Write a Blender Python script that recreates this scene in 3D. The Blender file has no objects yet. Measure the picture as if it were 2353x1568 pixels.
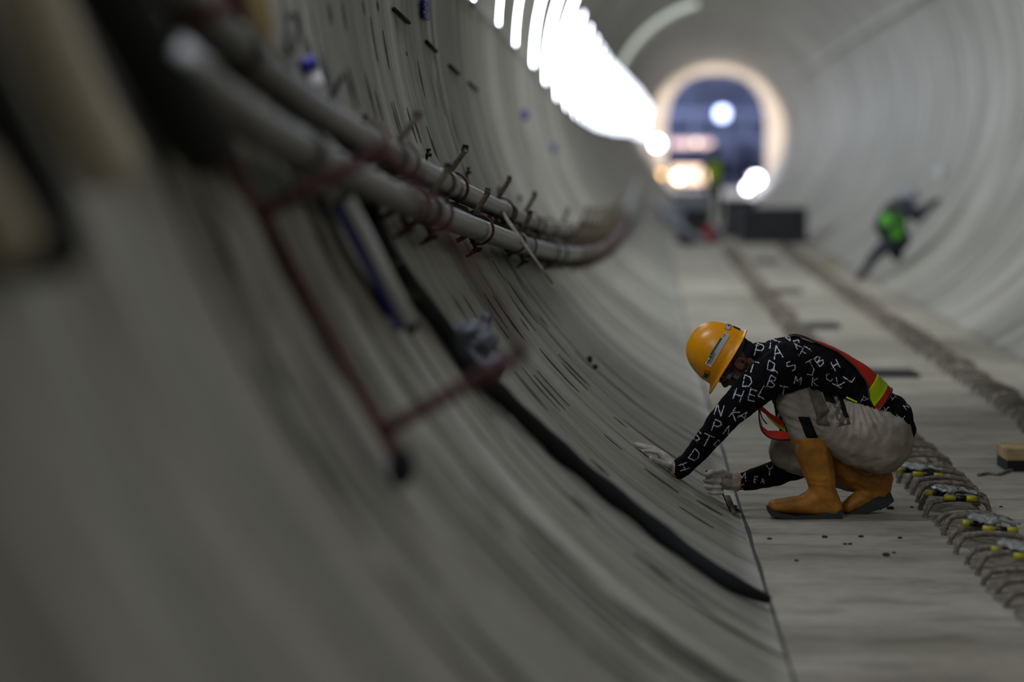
import bpy, bmesh, math, random
from mathutils import Vector, Matrix, noise
from mathutils.bvhtree import BVHTree
from math import sin, cos, pi, radians as R_, sqrt, atan2

C = bpy.context.scene.collection
random.seed(7)
# ---------------------------------------------------------------- camera
F = 6360.0; PITCH = math.atan((784-355)/F); CAM = Vector((0, 0, 1.575))
cam = bpy.data.cameras.new('camera'); co = bpy.data.objects.new('camera', cam); C.objects.link(co)
co.location = CAM; co.rotation_euler = (pi/2-PITCH, 0, 0)
cam.sensor_width = 36; cam.lens = 36*F/2353; cam.clip_end = 400; cam.clip_start = .05
cam.dof.use_dof = True; cam.dof.focus_distance = 12.05; cam.dof.aperture_fstop = 1.06
bpy.context.scene.camera = co
vs = bpy.context.scene.view_settings
vs.view_transform = 'Standard'; vs.look = 'None'; vs.gamma = 1; vs.exposure = 0.46
# ---------------------------------------------------------------- daylight
wd = bpy.data.worlds.new('world'); bpy.context.scene.world = wd; wd.use_nodes = True
wd.node_tree.nodes['Background'].inputs[0].default_value = (.90, .95, 1, 1)
wd.node_tree.nodes['Background'].inputs[1].default_value = .3

def lamp(name, kind, loc, energy, col=(1, 1, 1), size=.3, rot=(0, 0, 0), sy=None):
    l = bpy.data.lights.new(name, kind); l.energy = energy; l.color = col
    if kind == 'AREA':
        l.size = size
        if sy: l.shape = 'RECTANGLE'; l.size_y = sy
    elif kind in ('POINT', 'SPOT'): l.shadow_soft_size = size
    o = bpy.data.objects.new(name, l); o.location = loc; o.rotation_euler = rot; C.objects.link(o); return o

# ---------------------------------------------------------------- geometry of the bore
RR, ZA = 2.77, 2.47; PANE = 14.5
AF = math.asin(ZA/RR)                     # floor edge angle
Y0, Y1 = -5.0, 114.0
def XC(Y): return .0424*Y+1.74+.000176*max(0, Y-12)**2
def WP(a, Y, ins=0.0):                    # point on the bore: angle a in degrees, 0 = left springline, 90 = crown
    a = R_(a); r = RR-ins
    return Vector((XC(Y)-r*cos(a), Y, ZA+r*sin(a)))
def ray(px, py):
    x = (px-1176.5)/F; z = (784-py)/F; c, s = cos(PITCH), sin(PITCH)
    y = c+s*z
    return Vector((x/y, 1, (c*z-s)/y))
def P(px, py, Y): return CAM+ray(px, py)*Y
def wallhit(px, py, ins=0.0):
    d = ray(px, py); lo = 0; Y = 0
    while Y < 150:
        Y += .1; p = CAM+d*Y
        if (p.x-XC(Y))**2+(p.z-ZA)**2 > (RR-ins)**2: break
    lo, hi = Y-.1, Y
    for _ in range(20):
        m = (lo+hi)/2; p = CAM+d*m
        if (p.x-XC(m))**2+(p.z-ZA)**2 > (RR-ins)**2: hi = m
        else: lo = m
    return CAM+d*lo
def ang(p): return math.degrees(atan2(p.z-ZA, XC(p.y)-p.x))
def floorhit(px, py, z=0): d = ray(px, py); return CAM+d*((z-CAM.z)/d.z)

# ---------------------------------------------------------------- materials
def lin(c): return tuple(((v/255)/12.92 if v/255 <= .04045 else ((v/255+.055)/1.055)**2.4) for v in c)+(1,)
MATS = {}
def mat(name, rgb, rough=.7, metal=0, var=.0, vscale=20, bump=0, bscale=60, emit=0, spec=.5, dist=.01):
    m = bpy.data.materials.new(name); m.use_nodes = True; nt = m.node_tree; b = nt.nodes['Principled BSDF']
    b.inputs['Base Color'].default_value = lin(rgb); b.inputs['Roughness'].default_value = rough
    b.inputs['Metallic'].default_value = metal; b.inputs['Specular IOR Level'].default_value = spec
    tc = nt.nodes.new('ShaderNodeTexCoord')
    if var:
        n = nt.nodes.new('ShaderNodeTexNoise'); n.inputs['Scale'].default_value = vscale; n.inputs['Detail'].default_value = 6
        nt.links.new(tc.outputs['Object'], n.inputs['Vector'])
        cr = nt.nodes.new('ShaderNodeValToRGB'); cr.color_ramp.elements[0].position = .3; cr.color_ramp.elements[1].position = .7
        cr.color_ramp.elements[0].color = lin([v*(1-var) for v in rgb]); cr.color_ramp.elements[1].color = lin([min(255, v*(1+var*.6)) for v in rgb])
        nt.links.new(n.outputs['Fac'], cr.inputs['Fac']); nt.links.new(cr.outputs['Color'], b.inputs['Base Color'])
    if bump:
        n = nt.nodes.new('ShaderNodeTexNoise'); n.inputs['Scale'].default_value = bscale; n.inputs['Detail'].default_value = 4
        nt.links.new(tc.outputs['Object'], n.inputs['Vector'])
        bp = nt.nodes.new('ShaderNodeBump'); bp.inputs['Strength'].default_value = bump; bp.inputs['Distance'].default_value = dist
        nt.links.new(n.outputs['Fac'], bp.inputs['Height']); nt.links.new(bp.outputs['Normal'], b.inputs['Normal'])
    if emit:
        b.inputs['Emission Color'].default_value = lin(rgb); b.inputs['Emission Strength'].default_value = emit
    MATS[name] = m; return m

def concrete(name, base, dark, su, sv, rough=.55, streak=.7, blot=.65):
    """cast concrete with streaks running round the ring; UV = (metres along the bore, metres round it)"""
    m = bpy.data.materials.new(name); m.use_nodes = True; nt = m.node_tree; b = nt.nodes['Principled BSDF']; L = nt.links.new
    uv = nt.nodes.new('ShaderNodeUVMap')
    def nz(sx, sy, det=5, off=0):
        mp = nt.nodes.new('ShaderNodeMapping'); mp.inputs['Scale'].default_value = (sx, sy, 1); mp.inputs['Location'].default_value = (off, off*1.7, 0)
        n = nt.nodes.new('ShaderNodeTexNoise'); n.inputs['Detail'].default_value = det; n.inputs['Scale'].default_value = 1
        L(uv.outputs[0], mp.inputs[0]); L(mp.outputs[0], n.inputs['Vector']); return n
    n1 = nz(su, sv); n2 = nz(.7, .9, 4, 3.3); n3 = nz(su*5, sv*2.5, 6, 9.1); n4 = nz(14, 14, 8, 5)
    def ramp(n, p0, p1, c0, c1):
        r = nt.nodes.new('ShaderNodeValToRGB'); r.color_ramp.elements[0].position = p0; r.color_ramp.elements[1].position = p1
        r.color_ramp.elements[0].color = c0; r.color_ramp.elements[1].color = c1; L(n.outputs['Fac'], r.inputs['Fac']); return r
    def mix(a, bb, fac, mode='MULTIPLY'):
        x = nt.nodes.new('ShaderNodeMix'); x.data_type = 'RGBA'; x.blend_type = mode; x.inputs[0].default_value = fac
        L(a, x.inputs[6]); L(bb, x.inputs[7]); return x.outputs[2]
    w = (1, 1, 1, 1); g = lambda v: (v, v, v, 1)
    c = ramp(n1, .3, .62, lin(dark), lin(base)).outputs[0]
    c = mix(c, ramp(n2, .35, .65, (.79, .77, .73, 1), w).outputs[0], .8)
    n5 = nz(1.6, .45, 3, 21); c = mix(c, ramp(n5, .40, .62, (.56, .55, .45, 1), w).outputs[0], blot)
    c = mix(c, ramp(n3, .36, .5, g(.42), w).outputs[0], streak)
    c = mix(c, ramp(n4, .3, .6, g(.7), w).outputs[0], .5)
    L(c, b.inputs['Base Color']); b.inputs['Roughness'].default_value = rough
    ad = nt.nodes.new('ShaderNodeMath'); ad.operation = 'ADD'; L(n1.outputs['Fac'], ad.inputs[0]); L(n3.outputs['Fac'], ad.inputs[1])
    bp = nt.nodes.new('ShaderNodeBump'); bp.inputs['Strength'].default_value = .5; bp.inputs['Distance'].default_value = .012
    L(ad.outputs[0], bp.inputs['Height']); L(bp.outputs['Normal'], b.inputs['Normal'])
    return m
M_WALL = concrete('wall_concrete', (186, 184, 176), (138, 138, 126), 2.6, .30)
M_FLOOR = concrete('floor_concrete', (180, 175, 160), (148, 143, 128), .55, 2.2, .8, .5, .25)
M_DARK = mat('seam_dirt', (38, 38, 38), .95, var=.3)
M_JOINT = mat('joint_line', (60, 60, 58), .95)
M_BLACK = mat('black_rubber', (20, 21, 24), .92, bump=.2)
M_MAROON = mat('maroon_primer', (78, 20, 30), .6, var=.25, bump=.2)
M_PIPE = mat('dusty_steel_pipe', (66, 64, 59), .34, .2, var=.5, vscale=14, bump=.3)
M_RUST = mat('rusty_clamp', (74, 36, 38), .75, .2, var=.4, vscale=50, bump=.4)
M_PEG = mat('galvanised_peg', (92, 84, 66), .6, .4, var=.35, vscale=60, bump=.4)
M_REBAR = mat('dusty_rebar', (128, 120, 108), .9, var=.35, vscale=50, bump=.6, bscale=120)
M_BLUE = mat('blue_plastic', (26, 32, 150), .5)
M_WHITE = mat('white_plastic', (205, 206, 208), .45)
M_CREAM = mat('cream_concrete', (224, 212, 200), .8, var=.08, vscale=2)
M_STEEL = mat('dark_blue_steel', (84, 92, 118), .7, var=.2, vscale=1)
M_WOOD = mat('pale_timber', (170, 148, 104), .8, var=.2, vscale=9, bump=.3)
M_BAMBOO = mat('pale_stick', (214, 204, 184), .7, var=.15)

# ---------------------------------------------------------------- object helpers
def obj(name, bm, m, parent=None, smooth=True, uvfn=None):
    me = bpy.data.meshes.new(name); bmesh.ops.recalc_face_normals(bm, faces=bm.faces) if uvfn is None else None
    bm.to_mesh(me); bm.free()
    for x in (m if isinstance(m, (list, tuple)) else [m]): me.materials.append(x)
    if smooth: me.polygons.foreach_set('use_smooth', [True]*len(me.polygons))
    o = bpy.data.objects.new(name, me); C.objects.link(o)
    if parent is not None:
        o.parent = parent; o.matrix_parent_inverse = wmat(parent).inverted()
    return o
def wmat(o):
    m = Matrix.LocRotScale(o.location, o.rotation_euler, o.scale)
    return wmat(o.parent) @ o.matrix_parent_inverse @ m if o.parent else m
def tag(o, label=None, cat=None, group=None, kind=None):
    if label: o['label'] = label
    if cat: o['category'] = cat
    if group: o['group'] = group
    if kind: o['kind'] = kind
    return o
def empty(name, loc, label, cat, group=None):
    o = bpy.data.objects.new(name, None); o.location = loc; o.empty_display_size = .1; C.objects.link(o); return tag(o, label, cat, group)
def clone(o, parent=None):
    c = o.copy(); C.objects.link(c)
    if parent is not None: c.parent = parent
    for ch in list(o.children): clone(ch, c)
    return c
def evalmesh(o):
    bpy.context.view_layer.update(); dg = bpy.context.evaluated_depsgraph_get()
    me = bpy.data.meshes.new_from_object(o.evaluated_get(dg)); o.modifiers.clear()
    mats = list(o.data.materials); o.data = me
    me.materials.clear()
    for m in mats: me.materials.append(m)
    me.polygons.foreach_set('use_smooth', [True]*len(me.polygons)); return o
def bvh(*os):
    vs_, fs = [], []
    for o in os:
        b0 = len(vs_); mw = o.matrix_world if False else None
        bpy.context.view_layer.update()
        vs_ += [o.matrix_world @ v.co for v in o.data.vertices]; fs += [[i+b0 for i in p.vertices] for p in o.data.polygons]
    return BVHTree.FromPolygons(vs_, fs)

def frame(d, up=Vector((0, 0, 1))):
    d = d.normalized()
    if abs(d.dot(up)) > .97: up = Vector((1, 0, 0))
    s = d.cross(up).normalized(); return s, s.cross(d).normalized()
def tube(bm, pts, r, n=12, caps=True, mi=0, flat=1.0):
    """tube of radius r (number or list) along pts with a steady frame"""
    rs = r if isinstance(r, (list, tuple)) else [r]*len(pts)
    rings = []; s = None
    for i, p in enumerate(pts):
        d = (pts[min(i+1, len(pts)-1)]-pts[max(i-1, 0)])
        if d.length < 1e-9: d = Vector((0, 0, 1))
        d.normalize()
        if s is None: s, u = frame(d)
        else:
            s = (s-d*s.dot(d)).normalized(); u = s.cross(d).normalized()
        rings.append([bm.verts.new(p+(s*cos(2*pi*k/n)+u*sin(2*pi*k/n)*flat)*rs[i]) for k in range(n)])
    for a, b in zip(rings, rings[1:]):
        for k in range(n):
            f = bm.faces.new((a[k], a[(k+1) % n], b[(k+1) % n], b[k])); f.material_index = mi
    if caps:
        for rg in (rings[0][::-1], rings[-1]):
            f = bm.faces.new(rg); f.material_index = mi
    return rings
def box(bm, c, sx, sy, sz, M=None, mi=0, bev=0):
    r = bmesh.ops.create_cube(bm, size=1)['verts']
    for v in r:
        q = Vector((v.co.x*sx, v.co.y*sy, v.co.z*sz))
        v.co = (M @ q if M is not None else q)+Vector(c)
    fs = {f for v in r for f in v.link_faces}
    for f in fs: f.material_index = mi
    if bev:
        es = list({e for f in fs for e in f.edges})
        bmesh.ops.bevel(bm, geom=es, offset=bev, segments=2, affect='EDGES', profile=.5)
def bar(bm, a, b, w, h, mi=0, up=Vector((0, 0, 1)), bev=0):
    d = b-a; s, u = frame(d, up); M = Matrix((s, d.normalized(), u)).transposed()
    box(bm, (a+b)/2, w, d.length, h, M, mi, bev)
def ball(bm, c, rx, ry=None, rz=None, M=None, sub=2):
    ry = rx if ry is None else ry; rz = rx if rz is None else rz
    for v in bmesh.ops.create_icosphere(bm, subdivisions=sub, radius=1)['verts']:
        q = Vector((v.co.x*rx, v.co.y*ry, v.co.z*rz)); v.co = (M @ q if M is not None else q)+Vector(c)
def chain(bm, keys, step=.35, sub=2):
    """ellipsoids swept between keys (pos, r) or (pos, rx, ry, rz, tilt about Y); remeshed into one skin later"""
    K = []
    for k in keys:
        k = list(k); p = k[0]
        if len(k) == 2: r = (k[1], k[1], k[1], 0)
        elif len(k) == 4: r = (k[1], k[2], k[3], 0)
        else: r = tuple(k[1:5])
        K.append((p, r))
    for (p, r), (q, s) in zip(K, K[1:]):
        n = max(2, int((q-p).length/(min(min(r[:3]), min(s[:3]))*step))+1)
        for i in range(n+1):
            t = i/n; rr = [r[j]*(1-t)+s[j]*t for j in range(4)]
            ball(bm, p.lerp(q, t), rr[0], rr[1], rr[2], Matrix.Rotation(rr[3], 3, 'Y'), sub)
    if len(K) == 1:
        p, r = K[0]; ball(bm, p, r[0], r[1], r[2], Matrix.Rotation(r[3], 3, 'Y'), sub)
def skin(name, bm, m, parent, vox=.008, smooth=6, disp=0, dscale=.05, deform=None):
    o = obj(name, bm, m, parent)
    mo = o.modifiers.new('r', 'REMESH'); mo.mode = 'VOXEL'; mo.voxel_size = vox; mo.use_smooth_shade = True
    s = o.modifiers.new('s', 'SMOOTH'); s.factor = .5; s.iterations = smooth
    evalmesh(o)
    if disp or deform:
        me = o.data; ns = [v.normal.copy() for v in me.vertices]
        for v, n in zip(me.vertices, ns):
            k = 0
            if disp: k = disp*noise.fractal(v.co/dscale, 1.0, 2.0, 3)
            if deform: k += deform(v.co)
            v.co += n*k
    return o
def smoothpath(pts, n=8):
    out = []
    for i in range(len(pts)-1):
        p0, p1, p2, p3 = pts[max(i-1, 0)], pts[i], pts[i+1], pts[min(i+2, len(pts)-1)]
        for k in range(n):
            t = k/n
            out.append(.5*((2*p1)+(p2-p0)*t+(2*p0-5*p1+4*p2-p3)*t*t+(3*p1-p0-3*p2+p3)*t**3))
    out.append(pts[-1].copy()); return out

# ================================================================= THE BORE
def bore(name, a0, a1, ya, yb, m=M_WALL, na=None, thick=.28, dashes=(), parent=None):
    """strip of the lining from angle a0 to a1; ring joints cut in every 2.22 m"""
    bm = bmesh.new(); uvl = bm.loops.layers.uv.new('UVMap')
    ys = []; y = ya
    while y < yb: ys.append((y, 0, 0)); y += .555
    ys.append((yb, 0, 0))
    j = 12.0-2.22*8
    while j < yb:
        if j > ya+.05 and (j > 11 or j < -1): ys += [(j-.009, 0, 0), (j-.004, -.008, 1), (j+.004, -.008, 1), (j+.009, 0, 0)]
        j += 2.22
    ys = [t for t in sorted(ys) if ya <= t[0] <= yb]
    ys = [t for i, t in enumerate(ys) if i == 0 or t[0]-ys[i-1][0] > 1e-4]
    f0 = a0 if callable(a0) else (lambda y_: a0)
    f1 = a1 if callable(a1) else (lambda y_: a1)
    A = lambda y_, t: f0(y_)+(f1(y_)-f0(y_))*t
    na = na or max(2, int(abs(f1(20)-f0(20))/2.5)); rows = []
    for (y, ins, jj) in ys: rows.append([bm.verts.new(WP(A(y, k/na), y, ins)) for k in range(na+1)])
    def quad(vv, uvs, mi=0):
        f = bm.faces.new(vv); f.material_index = mi; f.smooth = True
        for l, u in zip(f.loops, uvs): l[uvl].uv = u
    for i in range(len(ys)-1):
        mi = 1 if (ys[i][2] and ys[i+1][2]) else 0
        for k in range(na):
            s0, s1 = R_(A(ys[i][0], k/na))*RR, R_(A(ys[i][0], (k+1)/na))*RR
            quad((rows[i][k], rows[i+1][k], rows[i+1][k+1], rows[i][k+1]), ((ys[i][0], s0), (ys[i+1][0], s0), (ys[i+1][0], s1), (ys[i][0], s1)), mi)
    # shrinkage slots and form marks: narrow dark seams standing 1.5 mm proud of the lining
    for (aa, ab, y_, w) in dashes:
        n = max(2, int(abs(ab-aa)/1.5)); pr = None
        for k in range(n+1):
            a = aa+(ab-aa)*k/n; ww = w*(.6+.8*random.random())*(.35 if k in (0, n) else 1)
            cur = (bm.verts.new(WP(a, y_-ww/2, .0015)), bm.verts.new(WP(a, y_+ww/2, .0015)), R_(a)*RR)
            if pr: quad((pr[0], pr[1], cur[1], cur[0]), ((y_, pr[2]), (y_+w, pr[2]), (y_+w, cur[2]), (y_, cur[2])), 2)
            pr = cur
    # outer skin so that the lining has its real thickness
    n0 = len(rows)
    outer = []
    for y in (ya, yb): outer.append(None)
    step = [i for i in range(0, n0, 4)]+[n0-1]; step = sorted(set(step))
    orow = {i: [bm.verts.new(WP(A(ys[i][0], k/na), ys[i][0], -thick)) for k in range(na+1)] for i in step}
    z4 = ((0, 0),)*4
    for i, i2 in zip(step, step[1:]):
        for k in range(na): quad((orow[i][k+1], orow[i2][k+1], orow[i2][k], orow[i][k]), z4)
    for k, fl in ((0, 0), (na, 1)):
        for i, i2 in zip(step, step[1:]):
            vv = [rows[q][k] for q in range(i, i2+1)]+[orow[i2][k], orow[i][k]]
            f = bm.faces.new(vv if not fl else vv[::-1]); f.smooth = False
            for l in f.loops: l[uvl].uv = (l.vert.co.y, l.vert.co.x*.5)
    for i in (0, n0-1):
        for k in range(na):
            vv = (rows[i][k], rows[i][k+1], orow[i][k+1], orow[i][k]); quad(vv if i == 0 else vv[::-1], tuple((v.co.x, v.co.z) for v in vv))
    o = obj(name, bm, [m, M_JOINT, M_DARK], parent, smooth=False, uvfn=1)
    return o

def dash_px(x0, y0, x1, y1, w=.085):
    p, q = wallhit(x0, y0), wallhit(x1, y1)
    return (ang(p), ang(q), (p.y+q.y)/2, w)
DPX = [(748, 5, 768, 58), (780, 0, 800, 75), (828, 0, 842, 38), (843, 35, 875, 145), (872, 65, 902, 165), (864, 0, 871, 28), (700, 82, 722, 140), (730, 125, 768, 205),
       (792, 150, 832, 250), (785, 155, 822, 255), (832, 165, 872, 275), (855, 205, 885, 280), (892, 230, 935, 312), (891, 235, 930, 322), (930, 245, 962, 330), (946, 270, 972, 330),
       (955, 137, 980, 225), (1000, 180, 1025, 270), (974, 290, 1008, 360), (990, 320, 1010, 372), (932, 118, 936, 130), (1030, 250, 1060, 340), (1060, 380, 1085, 440),
       (1035, 678, 1078, 735), (1060, 680, 1100, 730), (1112, 676, 1165, 755), (1132, 680, 1205, 780), (1170, 680, 1230, 760), (1185, 680, 1240, 745), (1133, 735, 1170, 776),
       (1195, 732, 1215, 760), (1235, 722, 1258, 752), (1182, 855, 1260, 945), (1195, 850, 1290, 940), (1230, 860, 1310, 925), (1282, 815, 1345, 880), (1290, 835, 1350, 895), (1300, 830, 1355, 890),
       (1320, 805, 1360, 850), (1225, 865, 1300, 940), (1240, 800, 1330, 905), (1410, 957, 1440, 985), (1388, 1000, 1430, 1035), (1355, 1055, 1400, 1095), (1312, 1145, 1360, 1180),
       (1100, 755, 1150, 815), (1155, 640, 1225, 720), (1130, 600, 1165, 650), (1185, 640, 1215, 680), (1350, 560, 1400, 640), (1110, 880, 1170, 955), (1135, 875, 1195, 950), (1480, 1075, 1560, 1135),
       (1600, 1150, 1660, 1185), (1560, 1165, 1640, 1215)]
dashes = [dash_px(*d) for d in DPX]
for _ in range(170):                        # fainter ones further along the bore
    a = random.uniform(-60, -8); l = random.uniform(3, 14); y = random.choice([random.uniform(5, 9), random.uniform(12, 40)])
    dashes.append((a, a-l, y, random.uniform(.02, .07)))
for y in (12.9, 13.8, 14.9, 16.1, 17.2, 18.5, 20.2):      # grout pockets
    a = -27.5; dashes += [(a-.05, a-.75, y, .5)]
def lerp_tab(y, tab):
    if y <= tab[0][0]: return tab[0][1]
    for (a, b), (c_, d_) in zip(tab, tab[1:]):
        if y <= c_: return b+(d_-b)*(y-a)/(c_-a)
    return tab[-1][1]
def ALO(y): return lerp_tab(y, [(21, 1.6), (24, .7), (28, -.4), (31, -1.8), (35, -4.2), (38.5, -5.4), (44, -7), (55, -8.3), (66, -8), (90, -5.5), (114, -7)])
def AHI(y): return lerp_tab(y, [(24, 30), (30, 27), (36, 24.2), (59, 24), (67, 25.5), (90, 26), (114, 20)])
wl = bore('wall_left', -AF*180/pi-.6, ALO, Y0, Y1, dashes=dashes); tag(wl, 'curved grey concrete tunnel wall with dark streaks and ring joints', kind='structure')
wr = bore('wall_right', 150, 180+AF*180/pi+.6, Y0, Y1, dashes=[(random.uniform(185, 235), random.uniform(185, 235), random.uniform(18, 70), .02) for _ in range(30)])
tag(wr, 'far curved concrete tunnel wall opposite the openings', kind='structure')
ce = bore('ceiling', AHI, 150, Y0, Y1); tag(ce, 'curved concrete crown of the tunnel', kind='structure')

M_PANE = mat('daylit_pane', (236, 242, 255), emit=PANE)
# bright openings between concrete pillars in the upper left lining
OPS = [4.0, 7.7, 11.3, 14.6, 17.9, 21.2, 24.1, 27.9]+[31.4+3.9*i for i in range(21)]       # start of each narrow opening
OW = .3
def ow(y): return .45 if y < 6 else .75 if y < 9 else .5 if y < 13 else .42 if y < 17 else .34 if y < 27 else .62
PW = .45
edge = Y0
k = 0
bnds = []
for y in OPS:
    bnds.append((edge, y)); edge = y+ow(y)
bnds.append((edge, Y1))
for i, (a, b) in enumerate(bnds):
    if b-a < .05: continue
    o = bore('wall_pier', ALO, AHI, a, b, thick=.28); o.name = 'trim_%d' % (i+1)
    tag(o, 'concrete pier between the bright side openings', kind='structure')
for i, y in enumerate(OPS):
    yb = y+ow(y); ym = (y+yb)/2
    # daylit diffusing pane in the opening, bent to the lining, with a thin frame
    bm = bmesh.new()
    N, K = 12, 4; g = [[bm.verts.new(WP(ALO(y+(yb-y)*q/K)+.6+(AHI(y)-ALO(y)-1.2)*t/N, y+.03+(yb-y-.06)*q/K, .004)) for t in range(N+1)] for q in range(K+1)]
    for q in range(K):
        for t in range(N): bm.faces.new((g[q][t], g[q+1][t], g[q+1][t+1], g[q][t+1]))
    o = obj('window_%d' % (i+1), bm, M_PANE); tag(o, 'bright daylit opening in the upper left lining', kind='structure')
    bm = bmesh.new()
    tube(bm, [WP(ALO(y+(yb-y)*t/6), y+(yb-y)*t/6, .0) for t in range(7)], .02, 6); tube(bm, [WP(AHI(y), y+(yb-y)*t/6, .0) for t in range(7)], .02, 6)
    obj('window_frame', bm, M_STEEL, o)

# floor
bm = bmesh.new(); uvl = bm.loops.layers.uv.new('UVMap'); fw = RR*cos(AF)
ys = [Y0+.5*i for i in range(int((Y1-Y0)/.5)+1)]; xs = [-1, -.995, -.985, -.8, -.4, 0, .4, .8, .985, .995, 1]
rows = []
for y in ys:
    e = [0]*len(xs)
    w = .012*noise.noise(Vector((y*3, 0, 0)))
    rows.append([bm.verts.new((XC(y)+fw*x+(w if abs(x) in (.985,) else 0), y, 0)) for x in xs])
lo = [[bm.verts.new((XC(y)+fw*x*1.02, y, -.3)) for x in (-1, 1)] for y in (ys[0], ys[-1])]
for i in range(len(ys)-1):
    for k in range(len(xs)-1):
        f = bm.faces.new((rows[i][k], rows[i][k+1], rows[i+1][k+1], rows[i+1][k])); f.smooth = True
        f.material_index = 1 if k in (1, len(xs)-3) else 0
        for l in f.loops: l[uvl].uv = (l.vert.co.x-XC(l.vert.co.y), l.vert.co.y)
fl = obj('floor', bm, [M_FLOOR, M_JOINT], smooth=False, uvfn=1); tag(fl, 'flat dusty concrete tunnel floor', kind='structure')
def endwall(name, y, hole=None):
    bm = bmesh.new(); n = 64
    if hole is None:
        box(bm, (XC(y), y, ZA), 2*RR+.6, .3, 2*RR+.6)
    else:
        hw, top, zb = hole; c = Vector((XC(y), y, ZA)); N = 72
        def hp(t, r):                       # hole outline: arch above, straight sides below
            a = 2*pi*t/N; d = Vector((cos(a), 0, sin(a)))
            if r == 0:
                x = cos(a); z = sin(a)
                if z > 0: k = 1/((abs(x)/hw)**2.5+(z/top)**2.5)**.4
                else: k = min(hw/max(abs(x), 1e-6), (ZA-zb)/max(abs(z), 1e-6))
                return Vector((x*k, 0, z*k))
            return d*r
        for yy, fl_ in ((0, 0), (.6, 1)):
            for t in range(N):
                q = [c+Vector((0, yy, 0))+v for v in (hp(t, 0), hp(t+1, 0), hp(t+1, RR+.3), hp(t, RR+.3))]
                bm.faces.new([bm.verts.new(v) for v in q])
        for t in range(N):
            q = [c+v for v in (hp(t, 0), hp(t, 0)+Vector((0, .6, 0)), hp(t+1, 0)+Vector((0, .6, 0)), hp(t+1, 0))]
            bm.faces.new([bm.verts.new(v) for v in q])
        bmesh.ops.remove_doubles(bm, verts=bm.verts, dist=1e-4)
    return obj(name, bm, M_CREAM if hole else M_WALL, smooth=False)
tag(endwall('wall_light_stop', Y0-.15), 'blank wall added to shut out sky light behind the photographer', kind='structure')  # unseen cap added to keep sky light out
tag(endwall('wall_back', Y1, (2.08, 2.42, .0)), 'cream coloured end ring with an arched opening', kind='structure')

# warm lamps of the far end and the station box beyond it
def box_obj(name, c, s, m, parent=None, bev=0, smooth=False):
    bm = bmesh.new(); box(bm, c, *s, bev=bev); return obj(name, bm, m, parent, smooth=smooth)
xe = XC(Y1)
tag(box_obj('floor_station', (xe, 124.5, -.15), (16, 19.4, .3), M_FLOOR), 'floor of the station box beyond the arch', kind='structure')
tag(box_obj('wall_station', (xe, 134.3, 4.5), (16, .3, 9.6), M_STEEL), 'dark blue grey back wall of the station box', kind='structure')
for s in (-1, 1): tag(box_obj('wall_station_side', (xe+s*8.1, 124.5, 4.5), (.3, 19.4, 9.6), M_STEEL), 'dark side wall of the station box', kind='structure')
tag(box_obj('ceiling_station', (xe, 124.5, 9.3), (16.4, 19.6, .3), M_STEEL), 'dark ceiling of the station box', kind='structure')
tag(box_obj('wall_station_front', (xe, 114.75, 7.6), (16.4, .3, 3.4), M_STEEL), 'wall above the arch inside the station box', kind='structure')
for s in (-1, 1): tag(box_obj('wall_station_front', (xe+s*5.6, 114.75, 3), (5.2, .3, 6), M_STEEL), 'wall beside the arch inside the station box', kind='structure')
for i, z in enumerate((3.45, 2.2)):
    bm = bmesh.new(); box(bm, (xe, 128, z), 7, .5, .35, bev=.02)
    for s in (-2.4, 0, 2.4): box(bm, (xe+s, 128, z/2-.1), .25, .3, z-.25)
    tag(obj('steel_beam', bm, M_STEEL, smooth=False), ['upper dark steel beam across the station box beyond the arch', 'lower dark steel beam across the station box beyond the arch'][i], 'beam', 'beams in the station box')
M_LW = mat('floodlight_white', (250, 248, 255), emit=14); M_LO = mat('lamp_orange', (255, 190, 90), emit=9); M_LC = mat('lamp_warm', (255, 222, 170), emit=12)
M_LD = mat('lamp_dim', (255, 225, 200), emit=2.2)
def floodlight(px, py, Y, r, m, label, cat='lamp', energy=0, col=(1, 1, 1)):
    p = P(px, py, Y); t = empty('floodlight', (p.x, p.y+.2, 0), label, cat)
    bm = bmesh.new(); ball(bm, p, r, r*.5, r); obj('lens', bm, m, t)
    bm = bmesh.new(); box(bm, p+Vector((0, r*.8, 0)), r*2.2, r*.8, r*2.2, bev=.01); obj('housing', bm, M_STEEL, t, smooth=False)
    if Y < 113 and abs(p.x-XC(Y)) > 1.1:       # hung on the lining
        w_ = WP(ang(p), p.y+.15, .0); bm = bmesh.new(); bar(bm, p+Vector((0, .15, 0)), w_, .05, .03); obj('wall_bracket', bm, M_STEEL, t)
    else:
        bm = bmesh.new(); tube(bm, [Vector((p.x, p.y+.2, 0)), Vector((p.x, p.y+.2, p.z-.05))], .02, 8)
        for a in range(3): tube(bm, [Vector((p.x, p.y+.2, .45)), Vector((p.x+.28*cos(a*2.1), p.y+.2+.28*sin(a*2.1), .01))], .012, 6)
        obj('stand', bm, M_STEEL, t)
    if energy: lamp('floodlight_glow', 'POINT', p+Vector((0, -.35, .1)), energy, col, .12)
    return t
floodlight(1510, 330, 108, .20, M_LW, 'round white floodlight at the left edge of the arch', energy=20, col=(1, .82, .66))
floodlight(1737, 413, 109, .23, M_LW, 'larger white floodlight at the lower right edge of the arch', energy=20, col=(1, .82, .66))
floodlight(1718, 432, 107, .14, M_LW, 'smaller white floodlight just below the large one', energy=10, col=(1, .85, .7))
floodlight(1516, 405, 111, .17, M_LO, 'orange lamp low in the arch, leftmost of the warm lamps')
floodlight(1560, 407, 118, .19, M_LC, 'pale yellow lamp low in the arch beside the orange lamp')
floodlight(1645, 388, 122, .13, M_LD, 'dim warm lamp low in the arch, right of the yellow lamp')
floodlight(1600, 328, 127, .12, M_LD, 'dim pinkish lamp above the lower beam in the arch')
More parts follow.
